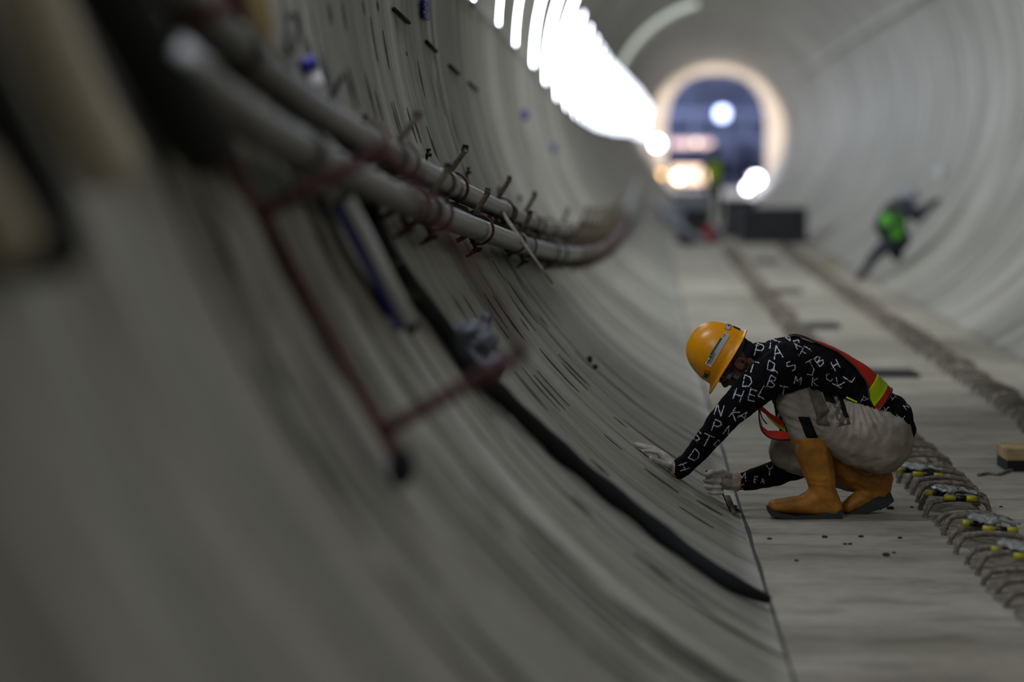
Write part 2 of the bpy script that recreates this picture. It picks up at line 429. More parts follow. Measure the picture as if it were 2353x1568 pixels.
floodlight(1660, 262, 125, .30, mat('floodlight_blue', (190, 205, 255), emit=3.5), 'blue white floodlight high in the arch')
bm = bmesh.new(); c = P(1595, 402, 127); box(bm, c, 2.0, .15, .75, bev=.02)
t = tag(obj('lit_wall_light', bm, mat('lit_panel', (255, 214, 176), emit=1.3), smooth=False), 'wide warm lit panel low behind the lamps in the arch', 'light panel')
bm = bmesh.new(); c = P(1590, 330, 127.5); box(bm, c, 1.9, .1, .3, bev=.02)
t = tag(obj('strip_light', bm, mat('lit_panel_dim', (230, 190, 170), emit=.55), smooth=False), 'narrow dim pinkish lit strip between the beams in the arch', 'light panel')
lamp('station_light', 'POINT', (xe-1, 121, 6.5), 3500, (.75, .8, 1), .3)

# pale hoop on the crown; window light on it put in as glow
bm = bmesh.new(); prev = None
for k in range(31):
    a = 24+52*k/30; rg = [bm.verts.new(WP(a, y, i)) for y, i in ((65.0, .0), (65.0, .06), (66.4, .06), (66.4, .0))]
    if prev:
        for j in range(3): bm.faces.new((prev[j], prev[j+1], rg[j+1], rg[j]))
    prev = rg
h = obj('lit_hoop', bm, mat('hoop_glow_white', (225, 232, 222), .5, emit=.45), smooth=False)
tag(h, 'pale hoop, window light put in as glow, over the tunnel crown left of the arch', 'hoop')

# added fill lights, unseen above the frame: strips and singles along the crown
def fill_strip(ya, yb, a, e, col=(1, .99, .95), w=.12):
    ym = (ya+yb)/2; p = WP(a, ym, .14); l = lamp('fill_strip', 'AREA', p, e, col, yb-ya, sy=w)
    z = (p-WP(a, ym, 1.5)).normalized(); y = Vector((XC(yb)-XC(ya), yb-ya, 0)).normalized(); v = z.cross(y).normalized(); y = v.cross(z).normalized()
    l.rotation_euler = Matrix((y, v, z)).transposed().to_euler(); return l
fill_strip(.5, 7, 112, 24, (1, .97, .90))
fill_strip(24, 58, 97, 110, (.86, .92, 1))
for y, e in ((70, 40), (88, 30)): lamp('crown_fill', 'AREA', WP(97, y, .2), e, (.88, .93, 1), 3, sy=.3)
for y, e in ((18, 62), (24, 66), (31, 60)):        # added unseen side fill, aimed down the bore, away from the camera
    p = WP(139, y, .2); l = lamp('side_fill', 'AREA', p, e, (.90, .94, 1), 1.0, sy=.3); l.data.spread = R_(125)
    d = Vector((XC(y)-p.x, 2.4, ZA-p.z)); l.rotation_euler = d.to_track_quat('-Z', 'Y').to_euler()
for s_, e in ((-1, 900), (1, 900)):
    l = lamp('end_floodlight_beam', 'SPOT', (XC(107)+s_*1.0, 107.5, 1.6+.6*s_), e*.9, (1, .92, .85), .2, rot=(pi/2+.08, 0, 0)); l.data.spot_size = R_(86); l.data.spot_blend = .25

# ================================================================= PIPES ON THE LEFT WALL
UP = [(300, -120), (430, 5), (560, 125), (700, 238), (880, 350), (1050, 437), (1160, 487), (1260, 524), (1360, 535), (1420, 505), (1452, 455), (1466, 415)]
LO = [(418, 165), (440, 182), (600, 296), (780, 392), (920, 458), (1100, 528), (1240, 573), (1330, 582), (1400, 560), (1442, 505), (1462, 450)]
def pipe_path(pp, ins):
    pts = [wallhit(x, y, ins) for x, y in pp]
    return smoothpath(pts, 14)
def at_x(path, px):                        # point of a path nearest a pixel column
    best = None
    for i, p in enumerate(path[:-1]):
        q = p-CAM; x = 1176.5+F*q.x/(q.y*cos(PITCH)-q.z*sin(PITCH))
        if best is None or abs(x-px) < best[0]: best = (abs(x-px), i)
    return best[1]
def inward(p): v = Vector((XC(p.y)-p.x, 0, ZA-p.z)); return v.normalized()
PATHS = {}
for nm, pp, lb in (('upper', UP, 'upper dusty steel pipe running along the left wall'), ('lower', LO, 'lower dusty steel pipe running along the left wall')):
    path = pipe_path(pp, .105); PATHS[nm] = path
    t = empty('steel_pipe', path[0], lb, 'pipe', 'pipes along the left wall')
    bm = bmesh.new(); tube(bm, path, .046, 20); obj('pipe_run', bm, M_PIPE, t)
    for px in ((560, 905, 1020, 1165, 1236, 1310) if nm == 'upper' else (700, 985, 1190, 1290)):
        i = at_x(path, px); d = (path[i+1]-path[i]).normalized(); p = path[i]
        bm = bmesh.new(); tube(bm, [p+d*s for s in (-.10, -.095, -.085, .085, .095, .10)], [.046, .053, .057, .057, .053, .046], 20)
        obj('coupling', bm, M_PIPE, t)
def clamp(path, i, peg, label, group, s=1.0):
    p = path[i]; d = (path[i+1]-path[i]).normalized(); n = inward(p); n = (n-d*n.dot(d)).normalized(); u = d.cross(n).normalized()
    if u.z < 0: u = -u
    t = empty('pipe_clamp', p-n*.1, label, 'pipe clamp', group)
    bm = bmesh.new(); N = 22; r = .0575; prev = None
    for k in range(N+1):
        a = -2.6+5.2*k/N; q = p+(n*cos(a)+u*sin(a))*r
        o_ = (n*cos(a)+u*sin(a)); rg = [bm.verts.new(q+o_*e+d*w) for e, w in ((0, -.021), (.009, -.021), (.009, .021), (0, .021))]
        if prev:
            for j in range(4): bm.faces.new((prev[j], prev[(j+1) % 4], rg[(j+1) % 4], rg[j]))
        prev = rg
    obj('strap', bm, M_RUST, t)
    bm = bmesh.new()
    for sg in (-1, 1):
        b0 = p-n*.053+u*sg*.065; bar(bm, b0, b0-n*.03+u*sg*.012, .03, .012)
        tube(bm, [b0+u*sg*.012+n*.03, b0+u*sg*.012-n*.045], .0055, 8)
        tube(bm, [b0+u*sg*.012+n*.012, b0+u*sg*.012+n*.022], .012, 6)
    obj('bolt_lugs', bm, M_RUST, t)
    bm = bmesh.new(); bar(bm, p-n*.045-u*.07, p-n*.045+u*.07, .035, .012); bar(bm, p-n*.11, p-n*.05, .035, .02); obj('wall_bracket', bm, M_RUST, t)
    if peg:
        dirn = (n*.84+u*.52+d*.1).normalized(); a = p+u*.045-n*.02; bm = bmesh.new()
        bar(bm, a, a+dirn*.15*s, .029, .021, bev=.002); bar(bm, a+dirn*.142*s, a+dirn*.158*s+u*.012, .033, .024, bev=.002)
        obj('peg', bm, M_PEG, t)
    return t
ups = [(845, 0, 'rusty clamp on the upper pipe, nearest the maroon frame'), (915, 1, 'dark rusty clamp with a long peg, left of the green ended coupling'), (1045, 1, 'maroon clamp on the upper pipe with a peg leaning right of it'),
       (1150, 1, 'clamp on the upper pipe beside the top of the pale stick'), (1215, 1, 'clamp on the upper pipe just right of the pale stick'), (1262, 0, 'blurred clamp on the upper pipe beyond the pale stick'), (1300, 1, 'blurred clamp on the upper pipe, farther than the stick')]
los = [(940, 0, 'maroon clamp around the lower pipe without a peg'), (1000, 1, 'clamp on the lower pipe under the green ended coupling'), (1105, 1, 'sharp maroon clamp with a splayed peg on the lower pipe'), (1205, 1, 'clamp on the lower pipe where the pale stick crosses'), (1262, 0, 'blurred clamp on the lower pipe right of the stick')]
for px, pg, lb in ups: clamp(PATHS['upper'], at_x(PATHS['upper'], px), pg, lb, 'clamps on the pipes')
for px, pg, lb in los: clamp(PATHS['lower'], at_x(PATHS['lower'], px), pg, lb, 'clamps on the pipes')
for nm in ('upper', 'lower'):              # farther clamps, soft in the photograph
    path = PATHS[nm]; last = path[at_x(path, 1310)].y
    for i, p in enumerate(path[:-2]):
        if p.y > last+.55 and p.y < 42:
            last = p.y; clamp(path, i, (i % 2), 'small blurred clamp on the %s pipe, %s' % (nm, 'just past the pale stick' if p.y < 18 else 'where the pipes sweep right' if p.y < 26 else 'where the pipes rise and vanish'), 'far clamps of the %s pipe' % nm, s=1.35)
# bolts standing out of the wall above the upper pipe
for x, y, lb in ((838, 325, 'black bolt with nuts standing out of the wall above the blurred frame'), (985, 390, 'small dark bolt on the wall behind the upper pipe peg'), (1078, 425, 'small dark bolt on the wall right of the maroon clamp'), (1150, 462, 'small dark bolt on the wall above the pale stick'), (1198, 478, 'faint dark bolt on the wall right of the stick')):
    p = wallhit(x, y); n = inward(p); up = (WP(ang(p)+1, p.y)-p).normalized(); d = (n*.35+up).normalized(); t = empty('anchor_bolt', p, lb, 'bolt', 'anchor bolts above the pipe')
    bm = bmesh.new(); tube(bm, [p-n*.02, p+d*.09], .006, 8); obj('stud', bm, M_BLACK, t)
    bm = bmesh.new(); tube(bm, [p+d*.055, p+d*.07], .016, 6); tube(bm, [p+d*.08, p+d*.09], .012, 6); obj('nut', bm, M_BLACK, t)
for nm, pp, ins in (('between', [(1010, 462), (1120, 512), (1200, 540), (1290, 566), (1370, 566), (1425, 530), (1458, 470)], .06), ('below', [(1150, 560), (1230, 588), (1300, 600), (1370, 596), (1425, 560), (1458, 505)], .05)):
    bm = bmesh.new(); pts = smoothpath([wallhit(x, y, ins) for x, y in pp], 10); tube(bm, [p+Vector((0, 0, .012*sin(i*1.9))) for i, p in enumerate(pts)], [.022+.008*sin(i*2.7) for i in range(len(pts))], 8)
    tag(obj('cable_run', bm, M_BLACK), 'dark lumpy cable %s' % ('tucked between the two pipes' if nm == 'between' else 'hanging just below the lower pipe'), 'cable', 'cables beside the pipes')
# pale stick hanging from the clamps
a, b = wallhit(1148, 478, .13), wallhit(1270, 652, .1)
b = P(1270, 652, a.y+.12); a = P(1148, 480, a.y)
bm = bmesh.new(); tube(bm, [a, a.lerp(b, .5)+Vector((0, 0, -.004)), b], [.0095, .009, .007], 8); bm2 = bm
tag(obj('stick', bm, M_BAMBOO), 'thin pale stick hanging diagonally from the pipes', 'stick')

# ================================================================= THINGS ON THE NEAR LEFT WALL
bm = bmesh.new()
sp = [(805, 400), (841, 462), (886, 574), (939, 650), (1020, 757), (1082, 846), (1136, 892), (1225, 978), (1337, 1079), (1500, 1210), (1620, 1300), (1700, 1350), (1765, 1378)]
pts = [wallhit(x, y, .034) for x, y in sp]; pts = smoothpath(pts, 6)
tube(bm, pts, [(.030+.007*noise.noise(p*6))*(1 if i < len(pts)-9 else .45+.06*(len(pts)-i)) for i, p in enumerate(pts)], 10)
tag(obj('hose_and_shade', bm, M_BLACK), 'long black hose lying down the left wall to the floor edge', 'hose')
bm = bmesh.new()
pts = smoothpath([wallhit(x, y, .01) for x, y in [(735, 455), (765, 520), (800, 590), (845, 660), (890, 720)]], 6)
tube(bm, pts, .012, 8); tag(obj('hose_and_shade', bm, M_BLACK), 'short black tube standing in for a shadow band left of the blue and white tube', 'hose')  # black tube laid where a shadow band falls
# white tube with blue stripe
t = empty('batten_tube', wallhit(945, 750), 'white tube with a blue side leaning on the wall', 'tube')
a, b = wallhit(792, 452, .07), wallhit(938, 738, .05)
bm = bmesh.new(); tube(bm, [a, b], .024, 14); obj('white_body', bm, M_WHITE, t)
off = P(785, 462, a.y)-P(800, 452, a.y)
bm = bmesh.new(); bar(bm, a+off*1.0, b+off*.9, .014, .05); obj('blue_strip', bm, M_BLUE, t)
bm = bmesh.new(); tube(bm, [b, b+(b-a).normalized()*.03], .022, 10); obj('end_cap', bm, M_BLACK, t)
a2, b2 = wallhit(905, 612, .06), wallhit(945, 688, .06)
bm = bmesh.new(); bar(bm, a2, b2, .05, .05, bev=.006); obj('holder', bm, M_PIPE, t)
# crumpled plastic sheet
c = wallhit(1095, 800, .05); bm = bmesh.new()
ball(bm, c, .075, .06, .085, sub=4); ball(bm, c+Vector((.03, 0, -.05)), .07, .06, .06, sub=3); ball(bm, wallhit(1065, 765, .06), .055, .05, .035, sub=3); ball(bm, wallhit(1115, 745, .06), .025, .025, .04, sub=3)
o = skin('plastic_sheet', bm, mat('grey_sheet', (96, 98, 106), .6), None, .008, 2, .02, .05)
tag(o, 'crumpled grey plastic sheet caught on the hose', 'plastic sheet')
# maroon bracket frame
t = empty('bracket_frame', wallhit(925, 1075), 'blurred maroon steel bracket frame standing off the near left wall', 'bracket frame')
rl = [(372, 60), (442, 234), (531, 395), (600, 490), (690, 655), (780, 815), (880, 992), (922, 1075)]
pts = smoothpath([wallhit(x, y, .05) for x, y in rl], 5)
bm = bmesh.new(); tube(bm, pts, .017, 8); obj('wall_rail', bm, M_MAROON, t)
for (x0, y0, x1, y1) in ((880, 992, 1206, 808), (600, 490, 895, 335), (372, 70, 560, 0)):
    a = wallhit(x0, y0, .05); b = P(x1, y1, a.y); bm = bmesh.new(); bar(bm, a, b, .03, .03, bev=.003); obj('rung', bm, M_MAROON, t)
a = P(1206, 808, wallhit(880, 992, .05).y); b = P(890, 332, wallhit(600, 490, .05).y)
bm = bmesh.new(); bar(bm, a, b, .032, .014); obj('outer_rail', bm, M_MAROON, t)
bm = bmesh.new(); e = pts[-1]; ball(bm, e, .03, .03, .045); obj('foot', bm, M_BLACK, t)
# dark grout stop at the top of the frame, black tubes standing in for shade, pale tubes
def path_obj(name, px, ins, r, m, lb, cat, **k):
    bm = bmesh.new(); pts = smoothpath([wallhit(x, y, ins) for x, y in px], 6); tube(bm, pts, r, 14); return tag(obj(name, bm, m), lb, cat)
path_obj('shade_tube', [(520, -60), (600, 90), (660, 185), (740, 270), (815, 335)], .05, .03, M_BLACK, 'black tube standing in for shadow along the upper pipe', 'cable')  # drawn in place of the shadow wedge beside the pipe
path_obj('shade_tube', [(180, -150), (300, 60), (400, 240), (470, 335)], .07, .06, M_BLACK, 'thick dark blurred tube standing in for shade below the pipes in the corner', 'cable')  # this and the next one darken the shaded corner
path_obj('shade_tube', [(-160, 40), (-40, 260), (60, 480), (100, 600)], .07, .06, M_BLACK, 'dark blurred tube standing in for shade at the left edge of the photo', 'cable')
path_obj('pale_tube', [(20, -120), (90, 60), (170, 240), (245, 380)], .065, .055, mat('beige_tube', (214, 206, 186), .6), 'thick beige blurred tube in the upper left corner', 'tube')  # beige tubes drawn along two pale streaks
path_obj('pale_tube', [(-90, 380), (-30, 470), (30, 570)], .05, .04, mat('beige_tube2', (205, 196, 176), .6), 'short beige blurred tube at the left edge below the dark tube', 'tube')
bm = bmesh.new(); Yb = wallhit(612, 150, .1).y-.25; a = P(585, -80, Yb); b = P(610, 150, Yb); bar(bm, a, b, .055, .05, bev=.005)
tag(obj('timber_post', bm, M_WOOD), 'beige upright batten hanging at the top above the pipes', 'batten')
t = empty('capped_tube', P(725, 200, 9.0), 'white stub with a blue cap above the upper pipe', 'tube')
bm = bmesh.new(); a = wallhit(735, 225, .03); b = P(712, 165, a.y); tube(bm, [a, b], .028, 14); obj('stub', bm, M_WHITE, t)
bm = bmesh.new(); tube(bm, [b, b+(b-a).normalized()*.035+Vector((-.01, 0, 0))], .034, 14); obj('cap', bm, M_BLUE, t)
a = wallhit(755, 235, .02); b = P(788, 172, a.y); bm = bmesh.new(); bar(bm, a, b, .02, .015)
tag(obj('steel_peg', bm, M_BLACK), 'dark peg beside the blue capped stub', 'peg')
bm = bmesh.new(); p = P(430, 150, wallhit(430, 190, .15).y); tube(bm, [p, P(455, 118, p.y)], .035, 12)
tag(obj('pipe_stub', bm, M_WHITE), 'white blurred pipe stub at the top of the lower pipe', 'tube')
bm = bmesh.new(); pts = [wallhit(668+14*cos(k*.5)+(k*.2), 75+45*sin(k*.5), .02) for k in range(26)]; tube(bm, smoothpath(pts, 3), .005, 6)
tag(obj('wire_loop', bm, M_BLACK), 'thin dark wire loop hanging on the wall near the top', 'wire')
bm = bmesh.new(); pts = [wallhit(978+9*sin(k*2.1), -4+k*3.0, .012+.01*(k % 2)) for k in range(17)]; tube(bm, smoothpath(pts, 3), .008, 6)
tag(obj('blue_cord', bm, M_BLUE), 'tangled blue cord hanging on the wall at the top edge', 'cord')
for x, y, lb in ((1205, 265, 'dark blue spot shaped plug on the wall below the openings'), (1272, 342, 'small dark blue plug on the wall below the openings, lower one')):
    bm = bmesh.new(); ball(bm, wallhit(x, y, .02), .035, .05, .05); tag(obj('wall_plug', bm, M_BLUE), lb, 'plug')
for (x0, y0, x1, y1, lb) in ((905, 20, 940, 52, 'short dark rod lying diagonally on the wall, leftmost of the row'), (980, 95, 1003, 118, 'short dark rod on the wall, second of the diagonal row'), (1033, 150, 1055, 170, 'short dark rod on the wall, third of the diagonal row'), (1078, 190, 1098, 208, 'short dark rod on the wall, rightmost of the diagonal row')):
    p = wallhit(x0, y0, .01); q = wallhit(x1, y1, .01); bm = bmesh.new(); tube(bm, [p, q], .009, 8); tag(obj('steel_rod', bm, M_BLACK), lb, 'rod', 'short rods on the wall')
for x, y, lb in ((1355, 826, 'upper dark torn tape scrap on the wall left of the worker'), (1368, 843, 'lower dark torn tape scrap on the wall left of the worker')):
    p = wallhit(x, y, .012); bm = bmesh.new(); ball(bm, p, .014, .03, .012 if y > 830 else .02, sub=3)
    o = obj('tape_scrap', bm, M_BLACK); tag(o, lb, 'scrap')

# ================================================================= FLOOR ROWS OF REBAR LOOPS
def loop_bm(jit):
    rnd = random.Random(jit); bm = bmesh.new(); h = .05+.04*rnd.random(); w = .25+.04*rnd.random(); sk = rnd.uniform(-.09, .09)
    pts = [Vector((0, 0, -.02)), Vector((.004, sk*.1, .02)), Vector((.03, sk*.3, h*.85)), Vector((.075, sk*.5, h)), Vector((.15, sk*.8, h*1.05)), Vector((w-.03, sk, h*.9)), Vector((w, sk*1.1, .03)), Vector((w+.004, sk*1.1, -.02))]
    pts = smoothpath(pts, 4); tube(bm, pts, [.0105+.0022*(i % 2) for i in range(len(pts))], 8); return bm
protos = []
for j in range(8):
    o = obj('rebar_loop', loop_bm(j), M_REBAR); protos.append(o)
used = [False]*8
ORD = ['first', 'second', 'third', 'fourth', 'fifth', 'sixth', 'seventh', 'eighth', 'ninth', 'tenth', 'eleventh', 'twelfth']
cnt = {}
def loop_label(row, y, i):
    if row == 'near':
        z = [(10.38, 'loop nearest the camera, below the taped pad at the right edge'), (11.15, 'loop between the pad at the right edge and the third film pad'), (12.13, 'loop between the third film pad and the black tailed pad'),
             (13.02, 'loop between the black tailed pad and the pad behind the boot'), (16.5, 'loop hidden against the trousers beyond the film pads'), (24, 'blurred loop just above the worker\'s back, left row'), (32, 'blurred loop left of the recess blocks, left row'), (99, 'far blurred loop near the clutter, left row')]
    else:
        z = [(15, 'loop outside the right edge of the floor row'), (18.5, 'blurred loop at the right edge of the photo, right row'), (22, 'blurred loop right of the nearest recess block, right row'), (28, 'blurred loop right of the third recess block, right row'), (36, 'blurred loop right of the far recess blocks, right row'), (99, 'far blurred loop near the equipment boxes, right row')]
    for a, t_ in z:
        if y < a: break
    k = (row, a); cnt[k] = cnt.get(k, 0)+1
    return ORD[cnt[k]-1]+' dusty '+t_ if a < 14.5 and cnt[k] <= 12 else 'dusty '+t_
n_ind = 0
stuffbm = bmesh.new()
for row, off in (('near', -.44), ('far', .50)):
    y = 9.3; c_ = 0
    while y < 47:
        y += .25*(.85+.3*random.random()); j = random.randrange(8)
        if c_ < 148:
            if not used[j]: o = protos[j]; used[j] = True
            else: o = protos[j].copy(); C.objects.link(o)
            o.scale = (1 if y < 16 else .72, 1, 1); o.location = (XC(y)+off+random.uniform(-.015, .015)+(0 if y < 16 else .035), y, 0); o.rotation_euler = (0, 0, random.uniform(-.12, .12))
            tag(o, loop_label(row, y, c_), 'rebar loop', 'rebar loops of the %s row' % row)
        c_ += 1
stuffbm.free()
# reinforcing rods threaded through each row
for row, off in (('near', -.22), ('far', .72)):
    t = None
    for dx, hh in ((0, .05),):
        bm = bmesh.new(); pts = [Vector((XC(9+i*.5)+off+dx+.008*sin(i*2.3), 9+i*.5, hh+.006*sin(i*1.7))) for i in range(77)]; tube(bm, pts, .010, 8)
        tag(obj('long_rebar', bm, M_REBAR), 'long dusty rod threaded through the %s' % ('loops close behind the worker' if row == 'near' else 'loop row at the right edge'), 'rod', 'long rods of the loop rows')
# mortar bed below the rows: real low humps of spilled mortar
for row, off in (('near', -.30), ('far', .64)):
    bm = bmesh.new(); uvl = bm.loops.layers.uv.new('UVMap'); prev = None
    for i in range(0, 390):
        y = 9+i*.1; rg = []
        for k in range(9):
            u = k/8*2-1; z = -.004+.022*(1-u*u)*(.5+noise.noise(Vector((y*4, u*2, off)))); rg.append(bm.verts.new((XC(y)+off+(.15 if y < 16 else .085)*u*(1+.3*noise.noise(Vector((y*5, u, 3)))), y, z)))
        if prev:
            for k in range(8): bm.faces.new((prev[k], prev[k+1], rg[k+1], rg[k]))
        prev = rg
    o = obj('mortar_spill', bm, mat('dark_mortar_'+row, (118, 112, 98), .95, var=.35, vscale=12, bump=.6)); tag(o, 'rough dark mortar strip under the loops %s' % ('behind the worker' if row == 'near' else 'at the right edge'), 'mortar', kind='stuff')
# wrapped loop bundles: clear film with yellow and black tape
M_FILM = mat('clear_film', (165, 168, 166), .1, 0, bump=.5, bscale=40, spec=1); M_YEL = mat('tape_yellow', (176, 172, 26), .4); M_BLK = mat('tape_black', (12, 12, 12), .4)
for x, y, Y, lb in ((2118, 1090, 12.95, 'clear film pad taped yellow and black, nearest behind the boot'), (2190, 1143, 12.05, 'clear film pad with a black tape tail, second along the loops'), (2280, 1214, 11.05, 'clear film pad taped yellow at both ends, third along the loops'), (2352, 1276, 10.30, 'yellow and black taped pad cut by the right edge of the photo')):
    c = P(x, y, Y)+Vector((0, 0, .012)); t = empty('film_pad', Vector((c.x, c.y, .05)), lb, 'wrapped pad', 'taped pads on the loops')
    bm = bmesh.new(); prev = None
    for i in range(15):
        s = (i/14-.5)*.125; rg = []
        for k in range(9):
            v = (k/8-.5)*.25; rg.append(bm.verts.new(c+Vector((s-v*.25, v, .012+.018*cos(s*18)-.006*sin(s*60)+.005*sin(v*60)))))
        if prev:
            for k in range(8): bm.faces.new((prev[k], prev[k+1], rg[k+1], rg[k]))
        prev = rg
    bmesh.ops.solidify(bm, geom=bm.faces[:], thickness=.003); obj('film', bm, M_FILM, t)
    for e in (0, 1):
        q = c+Vector((-.075 if e == 0 else .0, .05 if e == 0 else -.13, .0)); dd = Vector((.06, .0, -.004)) if e == 0 else Vector((.10, 0, -.005))
        bm = bmesh.new(); tube(bm, [q-dd*.6, q-dd*.1], .0125, 10); obj('tape_band', bm, M_YEL, t)
        bm = bmesh.new(); tube(bm, [q-dd*.1, q+dd*.35], .013, 10); obj('tape_band', bm, M_BLK, t)
        bm = bmesh.new(); tube(bm, [q+dd*.35, q+dd*.8], .0125, 10); obj('tape_band', bm, M_YEL if e else M_BLK, t)
    bm = bmesh.new(); q = c+Vector((-.01, -.1, .01)); bar(bm, q, q+Vector((.022, 0, .045)), .012, .003); obj('tape_tail', bm, M_BLK, t)
for x, y, lb in ((2012, 742, 'yellow specked taped pad on the right row, farthest one'), (2128, 815, 'blurred yellow taped pad on the right row, level with the shoulder'), (2236, 880, 'blurred yellow taped pad on the right row, right of the vest'), (2322, 922, 'blurred yellow taped pad at the right edge, right row'), (1742, 722, 'blurred taped pad on the left row just above the helmet'), (1712, 662, 'blurred taped pad on the left row well beyond the helmet')):
    p = floorhit(x, y, .08); o = clone(t); r = bpy.data.objects[o.name]; r.location = (p.x-.05, p.y, p.z-.03); r['label'] = lb
# dark blocks standing in for recesses down the middle of the floor
for x, y, w, lb in ((1760, 605, .32, 'farthest dark block standing in for a floor recess between the loop rows'), (1805, 672, .36, 'dark block standing in for a floor recess, second from the clutter'), (1883, 753, .34, 'dark block standing in for a floor recess, third from the clutter'), (2052, 863, .32, 'nearest dark inset pad beyond the worker\'s back')):
    p = floorhit(x, y); bm = bmesh.new(); box(bm, (p.x, p.y, .01), w, .45, .05, bev=.008); tag(obj('recess_block', bm, mat('recess_dark', (44, 44, 42), .9, var=.2), smooth=False), lb, 'floor recess block', 'recess blocks along the floor')
p = floorhit(2345, 1082); t = empty('timber_block', (p.x, p.y, 0), 'pale timber block on a dark strip at the right edge', 'timber block')
bm = bmesh.new(); box(bm, (p.x, p.y+.1, .085), .16, .3, .06, bev=.005); obj('block', bm, M_WOOD, t, smooth=False)
bm = bmesh.new(); box(bm, (p.x+.01, p.y+.1, .026), .17, .3, .055, bev=.004); obj('packer', bm, M_BLACK, t, smooth=False)
bm = bmesh.new(); pts = [floorhit(x, y, .008) for x, y in ((2248, 1092), (2270, 1088), (2295, 1090), (2315, 1083), (2330, 1080))]; tube(bm, smoothpath(pts, 4), .008, 6)
tag(obj('rope_end', bm, M_REBAR), 'short grey rope end beside the timber block', 'rope')
M_CR = mat('crumb', (52, 40, 34), .95)
for i, (x, y) in enumerate(((1942, 1252), (1953, 1252), (2068, 1238), (1978, 1235), (2054, 1272), (2036, 1278), (1895, 1236), (2300, 1166), (2046, 1170), (2095, 1167), (1768, 1240), (1830, 1290))):
    p = floorhit(x, y); bm = bmesh.new(); s = random.uniform(.006, .014); ball(bm, p+Vector((0, 0, s*.4)), s*1.3, s*1.4, s*.6, sub=2)
    for v in bm.verts: v.co += Vector((random.uniform(-1, 1), random.uniform(-1, 1), 0))*s*.2
    tag(obj('concrete_crumb', bm, M_CR, smooth=False), 'small dark concrete crumb on the floor around the boots', 'crumb', 'crumbs on the floor')

# ================================================================= WORKER (crouching, facing the left wall)
Yp = 12.05
def Q(px, py, dy=0.0): return P(px, py, Yp+dy)
M_SKIN = mat('skin', (108, 68, 50), .6, bump=.1); M_SHIRT = mat('black_shirt', (9, 9, 11), .95, spec=.15, bump=.25, bscale=45, dist=.006)
M_INK = mat('white_print', (200, 200, 208), .9); M_TRS = mat('grey_beige_trousers', (152, 142, 128), .9, var=.18, vscale=9, bump=.5, bscale=24, dist=.01)
M_BOOT = mat('ochre_rubber', (178, 118, 32), .55, var=.22, vscale=12, bump=.25, bscale=18); M_SOLE = mat('dark_sole', (54, 56, 58), .85, bump=.5)
M_GLOVE = mat('knit_glove', (190, 184, 174), .95, var=.2, vscale=30, bump=.6, bscale=150, dist=.003)
M_HELM = mat('yellow_helmet', (238, 158, 8), .32, var=.04, vscale=30); M_ORG = mat('orange_vest', (226, 52, 26), .7, bump=.3, bscale=30); M_LIME = mat('lime_reflector', (200, 226, 10), .4, bump=.4, bscale=30)
M_HAIR = mat('dark_cloth', (24, 24, 28), .9, bump=.3); M_LENS = mat('glasses_plastic', (110, 112, 112), .2)
def spine(t):                             # torso centre line, t 0 = pelvis .. 1 = shoulders: px, py, in-plane radius, lateral radius
    K = [(0, 2036, 990, .105, .165), (.2, 2008, 945, .118, .155), (.45, 1955, 898, .122, .155), (.7, 1890, 862, .127, .172), (.9, 1822, 842, .132, .19), (1, 1792, 838, .12, .18)]
    for a, b in zip(K, K[1:]):
        if t <= b[0]:
            s = (t-a[0])/(b[0]-a[0]); return [a[i]*(1-s)+b[i]*s for i in range(1, 5)]
    return list(K[-1][1:])
root_loc = Vector((Q(1880, 1190).x, Yp, 0))
# continuous body under the clothes; the head and neck show
U = Vector((-.85, 0, .53)).normalized(); FW = Vector((-.53, 0, -.85)).normalized(); LT = Vector((0, 1, 0))
hc = Q(1686, 832)+Vector((0, 0, 0))
def HD(u, f, l=0): return hc+U*u+FW*f+LT*l
bm = bmesh.new()
MH = Matrix((FW, LT, U)).transposed()
ball(bm, HD(.02, -.01), .098, .076, .1, MH, 3)
ball(bm, HD(-.045, .022), .072, .062, .078, MH, 3)
chain(bm, [(HD(-.075, .06), .03), (HD(-.098, .062), .026)]); ball(bm, HD(-.10, .06), .028, .034, .022, MH)   # jaw, chin
chain(bm, [(HD(.012, .088), .010), (HD(-.022, .106), .014)])                                              # nose
for s in (-1, 1):
    ball(bm, HD(-.024, .096, s*.011), .012, .009, .009, MH); ball(bm, HD(.022, .083, s*.03), .012, .02, .008, MH)
    ball(bm, HD(-.03, .066, s*.042), .022, .02, .022, MH)
chain(bm, [(HD(-.058, .088, -.02), .007), (HD(-.058, .094, 0), .008), (HD(-.058, .088, .02), .007)])
for s in (-1, 1):                         # ears
    for k in range(9):
        a = -1.9+k*.48; ball(bm, HD(-.026+.034*cos(a), -.012+.022*sin(a), s*.086), .009, .009, .009, None, 1)
    ball(bm, HD(-.028, -.004, s*.077), .016, .010, .026, MH)
nk = Q(1775, 838)
chain(bm, [(HD(-.05, -.03), .062), (Q(1735, 826), .062), (nk, .075)])
chain(bm, [(Q(*spine(t)[:2]), spine(t)[2]*.82, spine(t)[3]*.82, spine(t)[2]*.82) for t in (0, .2, .45, .7, .9, 1)])
chain(bm, [(Q(1800, 838, -.15), .06), (Q(1668, 950, -.19), .036), (Q(1560, 1080, -.015), .022)])
chain(bm, [(Q(1805, 850, .15), .045), (Q(1840, 1066, .25), .028), (Q(1690, 1108, .12), .022)])
chain(bm, [(Q(2030, 1000, -.09), .10), (Q(1828, 930, -.11), .06), (Q(1890, 1130, -.08), .04), (Q(1810, 1172, -.08), .03)])
chain(bm, [(Q(2030, 1005, .09), .10), (Q(1805, 1030, .13), .06), (Q(2005, 1125, .08), .04), (Q(1950, 1168, .07), .03)])
body = skin('person', bm, M_SKIN, None, .007, 3)
